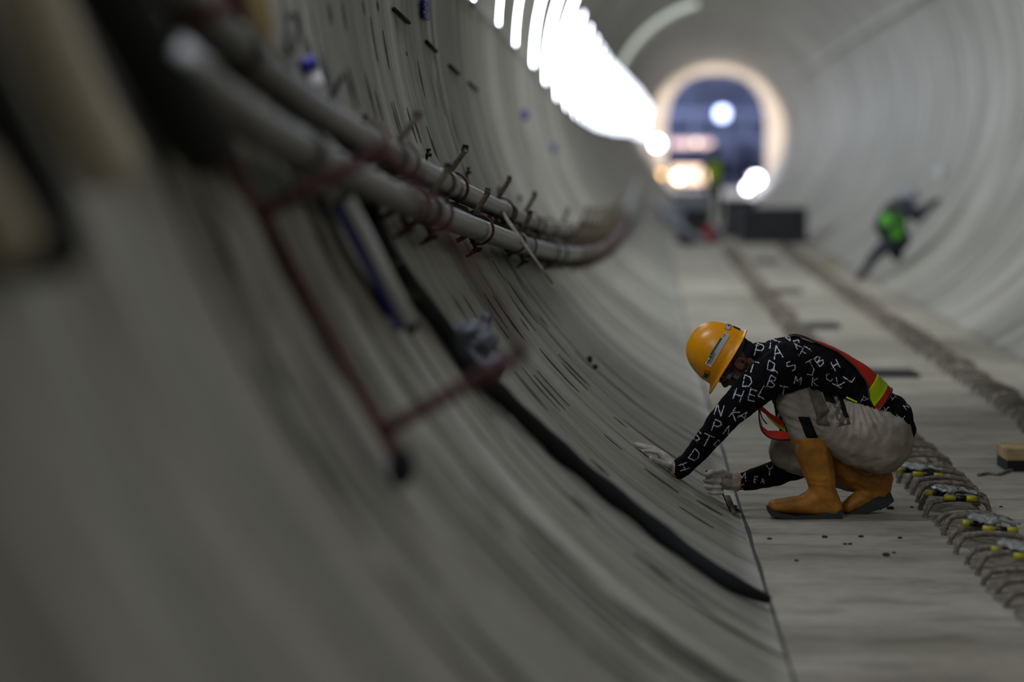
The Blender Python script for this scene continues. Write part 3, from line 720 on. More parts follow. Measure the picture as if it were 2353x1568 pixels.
tag(body, 'worker in yellow helmet and letter print shirt crouching to the floor joint', 'person', 'workers in the tunnel')
body.data.transform(Matrix.Translation(-root_loc)); body.location = root_loc
bpy.context.view_layer.update()

# eyes
for s in (-1, 1):
    bm = bmesh.new(); ball(bm, HD(.004, .081, s*.031), .010, .012, .010, MH); obj('eye', bm, M_WHITE, body)
# --- trousers
def wr_(co_): return 0
bm = bmesh.new()
chain(bm, [(Q(2030, 985), .125, .165, .13, 0), (Q(2010, 1010), .13, .17, .13, 0)])
chain(bm, [(Q(2022, 1012, -.085), .152), (Q(1975, 1000, -.11), .145), (Q(1900, 965, -.12), .118), (Q(1845, 932, -.12), .098), (Q(1833, 930, -.12), .094)])   # near thigh
chain(bm, [(Q(1836, 932, -.12), .092), (Q(1850, 975, -.12), .084), (Q(1866, 1040, -.12), .07)])   # near shin into the boot
ball(bm, Q(1822, 925, -.12), .075, .07, .08)
chain(bm, [(Q(2020, 1015, .09), .15), (Q(1920, 1022, .13), .12), (Q(1824, 1030, .15), .093), (Q(1812, 1035, .15), .092)])
chain(bm, [(Q(1830, 1045, .15), .088), (Q(1900, 1075, .13), .075), (Q(1960, 1100, .10), .065)])
def folds(c):
    d = c-Q(1990, 990, -.1)
    a = 0
    k = (c.x*.55+c.z*1.0)
    f = noise.noise(Vector((c.x*26+c.z*10, c.y*4, c.z*3)))*.014*max(0, min(1, (c.z-.42)*5))
    g_ = c-Q(1975, 880, -.25); gr_ = sqrt(g_.x**2+g_.z**2); th_ = atan2(g_.z, g_.x)
    f += .003*max(0, 1-abs(gr_-.17)/.14)*sin(th_*38+4*noise.noise(c*7))*(1 if c.z > .35 else 0)
    kn = (c-Q(1845, 940, -.2)).length
    f += .004*sin(c.z*150+c.x*60+3*noise.noise(c*14))*max(0, 1-abs(kn-.08)/.09)
    return f
tr = skin('trousers', bm, M_TRS, body, .007, 5, .004, .07, folds)
# --- shirt
bm = bmesh.new()
chain(bm, [(Q(*spine(t)[:2]), spine(t)[2], spine(t)[3], spine(t)[2]) for t in (0, .2, .45, .7, .9, 1)])
chain(bm, [(Q(2040, 965), .115, .16, .12), (Q(2048, 985), .108, .158, .11)])
chain(bm, [(Q(1812, 846, -.13), .116), (Q(1770, 862, -.17), .092), (Q(1722, 905, -.19), .082), (Q(1665, 962, -.18), .064), (Q(1612, 1028, -.11), .052), (Q(1573, 1072, -.035), .043), (Q(1562, 1083, -.01), .040)])
chain(bm, [(Q(1812, 850, .13), .112), (Q(1815, 930, .2), .075), (Q(1842, 1064, .25), .070), (Q(1780, 1088, .21), .060), (Q(1712, 1107, .13), .045), (Q(1700, 1108, .125), .040)])
chain(bm, [(Q(1742, 822), .070), (Q(1790, 838), .10)])
chain(bm, [(Q(1556, 1062, -.02), .014), (Q(1566, 1054, -.03), .016)])     # rolled cuff tip
def sfold(c): return .003*sin(c.x*70-c.z*55+4*noise.noise(c*9))*(.4+.6*abs(noise.noise(c*5)))
sh = skin('shirt', bm, M_SHIRT, body, .0065, 5, .004, .06, sfold)
TSH = bvh(sh)
# --- letters printed on the shirt
G = {'P': [[(0, 0), (0, 1)], [(0, 1), (.5, .95), (.6, .75), (.45, .5), (0, .48)]], 'K': [[(0, 0), (0, 1)], [(.65, .95), (0, .45), (.7, 0)]], 'N': [[(0, 0), (.05, 1)], [(.05, 1), (.6, 0)], [(.6, 0), (.65, 1)]],
     'S': [[(.6, .85), (.3, 1), (0, .78), (.3, .52), (.6, .28), (.3, 0), (0, .15)]], 'T': [[(-.1, .97), (.75, 1)], [(.33, 1), (.3, 0)]], 'D': [[(0, 0), (0, 1)], [(0, 1), (.5, .88), (.68, .5), (.5, .12), (-.05, 0)]],
     'H': [[(0, 0), (.02, 1)], [(.6, 0), (.62, 1)], [(0, .5), (.6, .52)]], 'E': [[(.6, .98), (0, 1), (0, 0), (.6, .03)], [(0, .52), (.5, .5)]], 'Q': [[(.35, 1), (.68, .6), (.4, .1), (0, .4), (.35, 1)], [(.35, .3), (.7, -.1)]],
     'J': [[(.6, 1), (.6, .3), (.3, 0), (0, .25)], [(.3, 1), (.85, 1)]], 'B': [[(0, 0), (0, 1)], [(0, 1), (.5, .88), (.4, .58), (0, .52)], [(0, .52), (.6, .35), (.45, .05), (0, 0)]], 'R': [[(0, 0), (0, 1)], [(0, 1), (.55, .85), (.45, .55), (0, .5), (.6, 0)]],
     'V': [[(0, 1), (.35, 0), (.75, 1)]], 'A': [[(0, 0), (.35, 1), (.7, 0)], [(.12, .4), (.58, .4)]], 'L': [[(0, 1), (0, 0), (.6, .02)]], 'M': [[(0, 0), (.05, 1), (.4, .35), (.75, 1), (.8, 0)]], 'F': [[(0, 0), (0, 1), (.6, 1)], [(0, .52), (.45, .5)]], 'Y': [[(0, 1), (.35, .5), (.7, 1)], [(.35, .5), (.3, 0)]], 'C': [[(.6, .85), (.3, 1), (0, .5), (.3, 0), (.6, .15)]],
     'U': [[(0, 1), (.02, .3), (.3, 0), (.6, .3), (.65, 1)]]}
LT_ = [('P', 1746, 806, 29, 14), ('K', 1777, 786, 28, 60), ('A', 1786, 810, 30, -12), ('V', 1808, 774, 26, -35), ('R', 1834, 791, 22, -25), ('F', 1849, 812, 26, 30), ('B', 1883, 829, 24, -40), ('H', 1920, 839, 22, -30),
       ('T', 1730, 844, 27, 18), ('S', 1712, 846, 22, 20), ('Q', 1771, 843, 30, -18), ('S', 1818, 841, 24, -50), ('J', 1859, 848, 32, -30), ('L', 1951, 866, 24, -55), ('D', 1718, 877, 27, 10), ('B', 1775, 878, 27, 22), ('M', 1832, 874, 18, 10), ('K', 1873, 877, 20, 5), ('K', 1927, 880, 24, -60),
       ('H', 1697, 909, 28, 20), ('E', 1730, 909, 26, 15), ('L', 1756, 903, 26, 30), ('N', 1653, 943, 26, 15), ('K', 1690, 952, 26, 35), ('A', 1708, 956, 24, 40), ('P', 1648, 980, 27, 20), ('N', 1674, 992, 24, 35), ('S', 1604, 1003, 22, 15), ('T', 1625, 1013, 28, 25), ('D', 1597, 1047, 27, 35), ('H', 1572, 1073, 22, 70), ('Q', 1648, 1020, 20, 10),
       ('E', 2029, 911, 17, -10), ('D', 2051, 908, 18, -30), ('K', 2039, 943, 18, -15), ('M', 2000, 915, 14, 30), ('L', 2070, 955, 17, -50), ('N', 2082, 935, 14, -40), ('R', 2012, 920, 14, 10),
       ('M', 1704, 1097, 20, 0), ('Y', 1768, 1081, 22, 0), ('K', 1704, 1118, 14, 10), ('E', 1737, 1103, 14, 10), ('A', 1752, 1106, 12, 0), ('E', 1726, 790, 1, 0), ('C', 1905, 868, 20, -30), ('U', 1842, 770, 14, -80), ('P', 1985, 920, 14, 30),
       ('T', 1800, 900, 24, 10), ('N', 1800, 950, 24, 10), ('H', 1780, 960, 24, 10)]
bm = bmesh.new(); rnd = random.Random(4)
def cast(T, px, py, off=.0015):
    d = ray(px, py).normalized(); h = T.ray_cast(CAM+d*2, d, 90)
    if h[0] is None: return None
    n = h[1]; n = -n if n.dot(d) > 0 else n
    return h[0]+n*off
for ch, cx, cy, hh, an in LT_:
    if hh < 5: continue
    a = R_(-an); ca, sa = cos(a), sin(a)
    for st in G[ch]:
        pp = []
        for (x0, y0), (x1, y1) in zip(st, st[1:]):
            L = math.hypot(x1-x0, y1-y0)*hh; n = max(1, int(L/2.2))
            for k in range(n): t = k/n; pp.append(((x0+(x1-x0)*t-.33)*hh, ((y0+(y1-y0)*t)-.5)*hh))
        pp.append(((st[-1][0]-.33)*hh, (st[-1][1]-.5)*hh))
        pp = [(x+rnd.uniform(-.4, .4), y+rnd.uniform(-.4, .4)) for x, y in pp]
        w = [(cx+x*ca-y*sa if False else cx+x*ca+y*sin(R_(an)), cy-(y*ca)+x*sin(R_(an))) for x, y in pp]
        prev = None
        for i, (x, y) in enumerate(w):
            x2, y2 = w[min(i+1, len(w)-1)]; x1, y1 = w[max(i-1, 0)]; l = math.hypot(x2-x1, y2-y1) or 1
            nx, ny = -(y2-y1)/l, (x2-x1)/l; hw = rnd.uniform(.5, 1.35)*(1.15 if hh > 20 else .8)
            p, q = cast(TSH, x+nx*hw, y+ny*hw), cast(TSH, x-nx*hw, y-ny*hw)
            cur = (bm.verts.new(p), bm.verts.new(q)) if p is not None and q is not None and (p-q).length < .03 else None
            if prev and cur and (prev[0].co-cur[0].co).length < .03 and rnd.random() > .04: bm.faces.new((prev[0], prev[1], cur[1], cur[0]))
            if cur and rnd.random() < .25:      # brushy spatter
                sx, sy = x+rnd.uniform(-3.5, 3.5), y+rnd.uniform(-3.5, 3.5); e = rnd.uniform(.3, .8)
                cc = [cast(TSH, sx+dx*e, sy+dy*e) for dx, dy in ((-1, -1), (1, -1), (1, 1), (-1, 1))]
                if all(c is not None for c in cc) and max((cc[0]-c).length for c in cc) < .01: bm.faces.new([bm.verts.new(c) for c in cc])
            prev = cur
lt = obj('letter_print', bm, M_INK, sh); tag(lt, 'rough white brush letters')

def patch(name, T, corners, m, parent, nu=10, nv=6, off=.003, label=None, thick=.0012):
    """piece of cloth or sticker laid on a surface; corners in photograph pixels, clockwise"""
    bm = bmesh.new(); g = []
    for j in range(nv+1):
        r = []
        for i in range(nu+1):
            u, v = i/nu, j/nv
            x = (corners[0][0]*(1-u)+corners[1][0]*u)*(1-v)+(corners[3][0]*(1-u)+corners[2][0]*u)*v
            y = (corners[0][1]*(1-u)+corners[1][1]*u)*(1-v)+(corners[3][1]*(1-u)+corners[2][1]*u)*v
            p = cast(T, x, y, off); r.append(bm.verts.new(p) if p is not None else None)
        g.append(r)
    for j in range(nv):
        for i in range(nu):
            q = (g[j][i], g[j][i+1], g[j+1][i+1], g[j+1][i])
            if all(q) and max((q[0].co-k.co).length for k in q) < .08: bm.faces.new(q)
    if bm.faces: bmesh.ops.solidify(bm, geom=bm.faces[:], thickness=thick)
    o = obj(name, bm, m, parent)
    top = body
    if label: o['label'] = label
    return o
TTR = bvh(tr)
patch('fabric_patch', TTR, [(1834, 958), (1860, 958), (1880, 1006), (1853, 1006)], M_BLK, tr, label='black patch on the near shin')
patch('fabric_patch', TTR, [(1888, 898), (1911, 904), (1922, 930), (1897, 922)], M_BLK, tr, label='black patch on the thigh')
patch('fabric_patch', TTR, [(1925, 912), (1936, 916), (1950, 960), (1938, 960)], M_BLK, tr, label='black strip on the pocket')
M_FLAP = mat('trouser_flap', (140, 130, 116), .9, var=.2, bump=.5)
patch('pocket_flap', TTR, [(1853, 886), (1878, 890), (1905, 945), (1880, 970)], M_FLAP, tr, thick=.005, off=.006)
patch('pocket_flap', TTR, [(1908, 893), (1930, 905), (1955, 975), (1926, 980)], M_FLAP, tr, thick=.005, off=.0015)
patch('pocket_flap', TTR, [(1875, 948), (1895, 950), (1906, 976), (1877, 976)], M_FLAP, tr, thick=.005, off=.006)

# --- vest: back panel over the shirt, lime band, black edging, front panel hanging
def torso_pt(t, a, off):                  # a = 0 along the back (up), +-90 the sides
    x, y, r1, r2 = spine(t); x2, y2, _, _ = spine(min(1, t+.02)); x1, y1, _, _ = spine(max(0, t-.02))
    d = Vector((x2-x1, 0, -(y2-y1))).normalized(); nrm = Vector((-d.z, 0, d.x))
    if nrm.z < 0: nrm = -nrm
    a = R_(a); return Q(x, y)+nrm*(r1+off)*cos(a)+Vector((0, 1, 0))*(r2+off)*sin(a)
def side_ang(t):                          # how far the panel reaches round the side
    pts_ = [(.22, 90), (.34, 80), (.42, 60), (.52, 42), (.7, 27), (.95, 8)]
    for (a, b), (c_, d_) in zip(pts_, pts_[1:]):
        if t <= c_: s = max(0, (t-a)/(c_-a)); return b+(d_-b)*s
    return 8
def panel(name, t0, t1, m, off, lbl=None, par=None, th=.004, am=1.0):
    bm = bmesh.new(); prev = None; n = max(3, int((t1-t0)*50))
    for i in range(n+1):
        t = t0+(t1-t0)*i/n; A = side_ang(t)*am; rg = [bm.verts.new(torso_pt(t, -A+2*A*k/24, off+.003*noise.noise(Vector((t*14, k*.3, 1))))) for k in range(25)]
        if prev:
            for k in range(24): bm.faces.new((prev[k], prev[k+1], rg[k+1], rg[k]))
        prev = rg
    bmesh.ops.solidify(bm, geom=bm.faces[:], thickness=th); o = obj(name, bm, m, par)
    if lbl: o['label'] = lbl
    return o
vest = panel('vest', .22, .96, M_ORG, .006, None, body)
panel('reflective_band', .27, .39, M_LIME, .0095, 'lime reflective band', vest, .003)
bm = bmesh.new()
for s in (-1, 1): tube(bm, [torso_pt(.22+.74*i/30, s*side_ang(.22+.74*i/30), .008) for i in range(31)], .0042, 6)
tube(bm, [torso_pt(.22, -90+180*i/20, .008) for i in range(21)], .0042, 6)
o = obj('edging', bm, M_BLK, vest); o['label'] = 'black edging tape'
# front panel hanging below the chest as a loop between arm and knee
def strip(name, pts, w, m, par, lateral=Vector((0, 1, 0)), th=.004, off=Vector((0, 0, 0))):
    bm = bmesh.new(); prev = None; pts = smoothpath(pts, 6)
    for p in pts:
        rg = [bm.verts.new(p+off+lateral*(k/4-.5)*w) for k in range(5)]
        if prev:
            for k in range(4): bm.faces.new((prev[k], prev[k+1], rg[k+1], rg[k]))
        prev = rg
    bmesh.ops.solidify(bm, geom=bm.faces[:], thickness=th); o = obj(name, bm, m, par); return o
def flat(name, poly, dy, m, par, th=.006):   # hanging cloth piece seen from its side, with a belly towards the camera
    bm = bmesh.new(); f = bm.faces.new([bm.verts.new(Q(x, y, dy)) for x, y in poly]); bmesh.ops.triangulate(bm, faces=[f])
    r = bmesh.ops.solidify(bm, geom=bm.faces[:], thickness=th); o = obj(name, bm, m, par, smooth=False); return o
flat('front_panel', [(1744, 930), (1752, 934), (1770, 950), (1800, 968), (1802, 984), (1778, 968), (1756, 950), (1745, 942)], -.02, M_ORG, vest)
flat('front_band', [(1757, 948), (1778, 964), (1802, 978), (1806, 994), (1786, 982), (1764, 960)], -.015, M_LIME, vest)['label'] = 'lime reflective band'
flat('front_panel', [(1746, 958), (1752, 980), (1764, 990), (1785, 990), (1812, 994), (1815, 1010), (1782, 1010), (1760, 1002), (1750, 986)], -.05, M_ORG, vest)
bm = bmesh.new(); tube(bm, smoothpath([Q(x, y, -.055) for x, y in ((1744, 932), (1745, 965), (1751, 990), (1768, 1006), (1790, 1011), (1815, 1011))], 5), .0035, 6)
tube(bm, smoothpath([Q(x, y, -.02) for x, y in ((1744, 930), (1750, 958), (1762, 975))], 5), .003, 6)
o = obj('front_edging', bm, M_BLK, vest)
bm = bmesh.new(); a, b = cast(TSH, 1944, 912, .006), cast(TSH, 1970, 924, .006)
if a is not None and b is not None: bar(bm, a, b, .024, .008, bev=.002)
o = obj('side_tab', bm, M_LIME, vest); o['label'] = 'lime side tab'

# --- boots
def boot(name, ankle, toe, heel, top, rtop, zrot_sole, dy):
    t = None
    bm = bmesh.new()
    a, tt, hl, tp = Q(*ankle, dy), Q(*toe, dy), Q(*heel, dy), Q(*top, dy)
    chain(bm, [(tp, rtop), (tp.lerp(a, .5), (rtop+.055)/2+.004), (a, .055)], .25)
    chain(bm, [(a, .056), (hl, .046)]); mid = hl.lerp(tt, .45)
    chain(bm, [(a, .056), (mid+Vector((0, 0, .012)), .05, .05, .044), (tt, .040, .05, .031)])
    chain(bm, [(hl, .044), (mid, .045, .045, .034), (tt, .040, .05, .03)])
    return bm
def cut_above(bm_obj, p, n):               # open the shaft at the top
    me = bm_obj.data; b = bmesh.new(); b.from_mesh(me); im = Matrix.Translation(-root_loc)
    bmesh.ops.bisect_plane(b, geom=b.verts[:]+b.edges[:]+b.faces[:], plane_co=p, plane_no=n, clear_outer=True)
    b.to_mesh(me); b.free()
def bfold(ax):
    def f(c):
        d = (c-ax).length; return .0035*sin(c.z*170+40*c.x+5*noise.noise(c*18))*max(0, 1-d/.11)
    return f
bm = boot('boot', (1893, 1130), (1784, 1163), (1913, 1167), (1860, 995), .089, 0, -.12)
b1 = skin('boot', bm, M_BOOT, body, .006, 3, .002, .05, bfold(Q(1890, 1130, -.2)))
ax = (Q(1860, 1004, -.12)-Q(1893, 1130, -.12)).normalized(); axn = (ax+Vector((.12, 0, .05))).normalized()
cut_above(b1, Q(1862, 1004, -.12), axn); sol = b1.modifiers.new('s', 'SOLIDIFY'); sol.thickness = .005; b1['label'] = 'ochre rubber boot standing flat, nearer one'
bm = boot('boot', (2008, 1112), (1948, 1165), (2024, 1130), (1930, 1068), .075, 0, .05)
chain(bm, [(Q(2028, 1100, .05), .05), (Q(2022, 1128, .05), .05)])
b2 = skin('boot', bm, M_BOOT, body, .006, 3, .002, .05, bfold(Q(1985, 1115, 0))); b2['label'] = 'ochre rubber boot with raised heel, farther one'
def sole(outline_px, dy, wid, par, treads):
    bm = bmesh.new(); up = [Q(x, y, dy) for x, y in outline_px[0]]; dn = [Q(x, y, dy) for x, y in outline_px[1]]
    n = len(up); prev = None
    for i in range(n):
        w = wid[i]/2; rg = [bm.verts.new(up[i]+Vector((0, -w, 0))), bm.verts.new(up[i]+Vector((0, w, 0))), bm.verts.new(dn[i]+Vector((0, w, 0))), bm.verts.new(dn[i]+Vector((0, -w, 0)))]
        if prev:
            for k in range(4): bm.faces.new((prev[k], prev[(k+1) % 4], rg[(k+1) % 4], rg[k]))
        else: bm.faces.new(rg)
        prev = rg
    bm.faces.new(prev)
    bmesh.ops.bevel(bm, geom=bm.edges[:], offset=.003, segments=2, affect='EDGES')
    for (x, y) in treads: box(bm, Q(x, y, dy), .016, min(wid)*.9, .008, bev=.001)
    o = obj('sole', bm, M_SOLE, par, smooth=False); return o
sole([[(1762, 1161), (1768, 1168), (1790, 1177), (1830, 1184), (1870, 1182), (1893, 1176), (1935, 1172)], [(1763, 1175), (1771, 1184), (1795, 1190), (1830, 1191), (1868, 1192), (1893, 1192), (1933, 1192)]], -.12, [.06, .09, .105, .10, .085, .08, .07], b1, [(1775, 1183), (1795, 1188)])
sole([[(1936, 1180), (1960, 1172), (1990, 1152), (2020, 1134), (2044, 1130)], [(1938, 1191), (1965, 1187), (2000, 1174), (2034, 1164), (2053, 1150)]], .05, [.09, .10, .09, .085, .07], b2, [(1985, 1180), (2020, 1168), (2035, 1162)])

# --- helmet
bm = bmesh.new(); hb = Q(1670, 822); NU, NV = 48, 14
def HB(f, l, u): return hb+FW*f+LT*l+U*u
rings = []
for j in range(NV+1):
    v = j/NV; th = v*pi/2; r = cos(th)**.82 if v < 1 else 0; z = sin(th)
    rings.append([bm.verts.new(HB(.137*r*cos(a), .112*r*sin(a), .178*z*(1+.012*cos(4*a)*r)+(.006*math.exp(-(sin(a)*8*max(r, .3))**2) if v > .1 else 0))) for a in [2*pi*i/NU for i in range(NU)]] if v < 1 else [bm.verts.new(HB(0, 0, .184))])
for j in range(NV-1):
    for i in range(NU): bm.faces.new((rings[j][i], rings[j][(i+1) % NU], rings[j+1][(i+1) % NU], rings[j+1][i]))
for i in range(NU): bm.faces.new((rings[NV-1][i], rings[NV-1][(i+1) % NU], rings[NV][0]))
pr = rings[0]
for q in range(1, 4):                     # flared brim, longer at the front
    rg = []
    for i in range(NU):
        a = 2*pi*i/NU; ext = (.014+.026*max(0, cos(a))**3)*q/3; rg.append(bm.verts.new(HB((.137+ext)*cos(a), (.112+ext*.9)*sin(a), -.008*q/3-.012*max(0, cos(a))**3*q/3)))
    for i in range(NU): bm.faces.new((pr[(i+1) % NU], pr[i], rg[i], rg[(i+1) % NU]))
    pr = rg
bmesh.ops.recalc_face_normals(bm, faces=bm.faces); bmesh.ops.solidify(bm, geom=bm.faces[:], thickness=.0035)
helmet = obj('helmet', bm, M_HELM, body); helmet['label'] = 'glossy yellow safety helmet'
bpy.context.view_layer.update(); THM = bvh(helmet)
M_ST = mat('sticker_white', (225, 228, 238), .4); M_GR = mat('sticker_green', (10, 120, 70), .4); M_NV = mat('sticker_navy', (30, 40, 90), .5); M_RD = mat('sticker_red', (170, 40, 60), .5); M_BL = mat('sticker_blue', (30, 110, 200), .5)
def c4(x, y): return (1550+x/6.533, 720+y/6.533)
stk = patch('sticker', THM, [c4(752, 292), c4(832, 330), c4(545, 802), c4(468, 752)], M_ST, helmet, 6, 24, .0025, 'white and green sticker')
patch('sticker_stripe', THM, [c4(693, 372), c4(716, 382), c4(555, 640), c4(528, 625)], M_GR, stk, 3, 14, .004, 'green stripe')
for cx, cy, w, h_, m in ((540, 657, 14, 14, M_GR), (497, 745, 12, 12, M_BL), (512, 715, 14, 8, M_RD), (522, 698, 12, 6, M_RD)):
    patch('sticker_mark', THM, [c4(cx-w, cy-h_), c4(cx+w, cy-h_), c4(cx+w, cy+h_), c4(cx-w, cy+h_)], m, stk, 2, 2, .004)
for k in range(9):
    cx, cy = 600-k*7.5, 600+k*17; patch('sticker_mark', THM, [c4(cx-22, cy-4-10), c4(cx+16, cy-4+8), c4(cx+14, cy+2+8), c4(cx-24, cy+2-10)], M_NV, stk, 2, 1, .004)
for k in range(4):
    cx, cy = 772-k*9, 322+k*14; patch('sticker_mark', THM, [c4(cx-26, cy-12), c4(cx-4, cy-2), c4(cx-6, cy+3), c4(cx-28, cy-7)], M_NV, stk, 2, 1, .004)
s2 = patch('sticker', THM, [c4(782, 165), c4(865, 178), c4(825, 262), c4(748, 238)], M_ST, helmet, 5, 5, .0025, 'small white sticker')
patch('sticker_mark', THM, [c4(800, 182), c4(830, 190), c4(822, 206), c4(794, 198)], M_GR, s2, 2, 2, .004)
patch('slot_clip', THM, [c4(478, 830), c4(550, 865), c4(520, 915), c4(445, 880)], M_HELM, helmet, 4, 4, .008, None, .008)
patch('clip_label', THM, [c4(472, 880), c4(530, 910), c4(500, 960), c4(440, 935)], M_GR, helmet, 4, 4, .0095, 'green label', .002)
patch('sticker', THM, [c4(388, 940), c4(450, 985), c4(438, 1005), c4(385, 962)], M_ST, helmet, 4, 3, .0025, 'pale sticker at the front edge')
patch('sticker', THM, [c4(880, 195), c4(985, 240), c4(978, 258), c4(874, 210)], M_NV, helmet, 4, 2, .0025, 'dark label at the back')
# cap / hair, straps and glasses
bm = bmesh.new(); ball(bm, HD(.035, -.02), .102, .080, .075, MH, 3); ball(bm, HD(-.02, -.066), .048, .066, .05, MH, 3)
hair = skin('hair', bm, M_HAIR, body, .007, 3, .003, .03); hair['label'] = 'dark cloth cap and hair under the helmet'
bm = bmesh.new()
def ring_strap(bm, pts, w, th): 
    for a, b in zip(pts, pts[1:]): bar(bm, a, b, w, th, up=LT)
pts = smoothpath([c for c in (HD(.03, -.105, -.03), HD(.02, -.085, -.065), HD(.015, -.04, -.086), HD(.02, 0, -.088))], 4)
tube(bm, pts, .012, 6, flat=.4); o = obj('headband', bm, mat('grey_band', (58, 60, 66), .7), body); o['label'] = 'dark grey helmet headband'
bm = bmesh.new(); pts = [HD(.005, .098, .04), HD(.005, .104, 0), HD(.005, .098, -.045), HD(-.002, .075, -.070), HD(-.004, .055, -.078)]
tube(bm, smoothpath(pts, 4), .006, 8, flat=1.0); g1 = obj('safety_glasses', bm, M_LENS, body); g1['label'] = 'clear plastic safety glasses'
bm = bmesh.new(); bar(bm, HD(.004, .052, -.080), HD(-.075, .046, -.074), .016, .004, up=LT, bev=.001); obj('side_shield', bm, M_LENS, g1)
bm = bmesh.new(); p = HD(-.004, .055, -.083); box(bm, p, .03, .012, .022, MH, bev=.004); o = obj('hinge', bm, M_LENS, g1)

# --- gloves
def finger(bm, pts, r0, r1):
    n = len(pts)-1
    chain(bm, [(p, r0+(r1-r0)*i/n) for i, p in enumerate(pts)], .4, 2)
bm = bmesh.new()                           # left glove, palm flat on the wall with fingers pointing up the curve
for k, (dy, aT, rr) in enumerate(((-.038, -52.6, .0095), (-.013, -51.85, .0105), (.012, -51.7, .0105), (.036, -52.2, .010))):
    Yk = 12.07+dy; a0 = -54.15
    finger(bm, [WP(a0, 12.07+dy*.9, .046), WP(a0+(aT-a0)*.4, Yk, .043+.004*(k % 2)), WP(a0+(aT-a0)*.75, Yk+.002, .028), WP(aT, Yk+.004, .014)], rr+.0025, rr)
finger(bm, [WP(-55.6, 12.03, .028), WP(-54.9, 11.992, .026), WP(-54.0, 11.975, .018), WP(-53.4, 11.972, .014)], .015, .0105)
for dy in (-.03, -.01, .01, .028): chain(bm, [(WP(-54.15, 12.07+dy*.9, .044), .019), (WP(-55.4, 12.06+dy*.75, .036), .025), (WP(-56.2, 12.05+dy*.6, .036), .026)])
chain(bm, [(WP(-56.0, 12.05, .034), .034), (Q(1556, 1079, -.005), .038)])
gl = skin('glove', bm, M_GLOVE, body, .0035, 3, .0015, .02); gl['label'] = 'dusty knitted glove pressed flat on the wall'
bm = bmesh.new(); cc = Q(1556, 1080, -.005); dd = (Q(1600, 1040, -.1)-cc).normalized(); s, u = frame(dd)
tube(bm, [cc+(s*cos(2*pi*k/24)+u*sin(2*pi*k/24))*.041 for k in range(25)], .0025, 6, caps=False); o = obj('cuff_edge', bm, mat('orange_edge', (214, 130, 30), .8), gl); o['label'] = 'orange cuff edge'
bm = bmesh.new()                           # right glove, fist round a thin tool
fc = Q(1652, 1106, .08)
def FQ(x, y, d): return Q(x, y, .08+d)
chain(bm, [(Q(1694, 1108, .12), .038), (FQ(1672, 1106, .02), .040, .034, .040), (FQ(1656, 1103, .0), .036, .036, .036)])
for k, (y0, x0, rr) in enumerate(((1086, 1652, .0125), (1099, 1646, .0130), (1113, 1646, .0125), (1126, 1650, .0115))):
    finger(bm, [FQ(x0+6, y0+2, .015), FQ(x0-18, y0, .0), FQ(x0-27+k*2, y0+4, -.022), FQ(x0-12, y0+7, -.046), FQ(x0+8, y0+7, -.044)], rr+.001, rr-.001)
finger(bm, [FQ(1676, 1092, -.02), FQ(1658, 1084, -.045), FQ(1638, 1086, -.052), FQ(1624, 1092, -.04)], .015, .0115)
gr = skin('glove', bm, M_GLOVE, body, .0035, 3, .0015, .02); gr['label'] = 'dusty knitted glove closed round the tool'
bm = bmesh.new(); cc = Q(1694, 1108, .12); dd = Vector((1, .3, 0)).normalized(); s, u = frame(dd)
tube(bm, [cc+(s*cos(2*pi*k/24)+u*sin(2*pi*k/24))*.040 for k in range(25)], .0025, 6, caps=False); o = obj('cuff_edge', bm, MATS['orange_edge'], gr); o['label'] = 'orange cuff edge'
# tool
t = empty('scraping_tool', floorhit(1684, 1187), 'thin steel scraping rod held in the lower glove', 'tool')
a, m_, b = FQ(1622, 1082, -.035), FQ(1659, 1132, -.03), floorhit(1684, 1188, .004)
bm = bmesh.new(); tube(bm, smoothpath([a, FQ(1645, 1110, -.033), m_, m_.lerp(b, .5), b], 4), .0035, 8); obj('rod', bm, M_BLACK, t)
bm = bmesh.new(); bar(bm, FQ(1672, 1140, -.01), floorhit(1688, 1180, .03), .02, .006); obj('brush_handle', bm, M_PEG, t)
bm = bmesh.new(); q = floorhit(1690, 1180, .0)
for k in range(26): tube(bm, [q+Vector((random.uniform(-.006, .006), random.uniform(-.01, .01), .035)), q+Vector((random.uniform(-.02, .025), random.uniform(-.02, .02), .003))], .0012, 4)
obj('bristles', bm, M_BLACK, t)

# ================================================================= FAR WORKERS
def helmet_far(c, r, m, par, loc):
    bm = bmesh.new(); ball(bm, c, r, r, r*.9, sub=3); tube(bm, [c+Vector((0, 0, -.03)), c+Vector((0, 0, -.045))], [r*1.15, r*1.15], 20); o = obj('helmet', bm, m, par); return o
Yf = 34.4
def Z(px, py, dy=0.0): return P(px, py, Yf+dy)
loc = Z(1980, 640); loc.z = 0
bm = bmesh.new()
chain(bm, [(Z(2062, 552), .17, .20, .15, 0), (Z(2044, 518), .18, .22, .17, 0), (Z(2058, 488), .17, .22, .16, 0), (Z(2072, 478), .14, .19, .14, 0)])
chain(bm, [(Z(2040, 560, -.1), .10), (Z(2008, 590, -.12), .07), (Z(1982, 632, -.1), .05), (Z(1970, 638, -.1), .04)])
chain(bm, [(Z(2048, 560, .1), .10), (Z(2062, 590, .12), .07), (Z(2072, 560, .25), .05)])
chain(bm, [(Z(2075, 480, -.15), .07), (Z(2108, 505, -.2), .05), (Z(2140, 470, -.15), .045)]); chain(bm, [(Z(2075, 480, .15), .07), (Z(2115, 485, .15), .05), (Z(2150, 462, .1), .04)])
for k in range(4): chain(bm, [(Z(2140, 470, -.15), .02), (Z(2148+k*2, 460+k*5, -.17+k*.02), .011)]); chain(bm, [(Z(2150, 462, .1), .02), (Z(2158+k, 452+k*5, .08+k*.02), .011)])
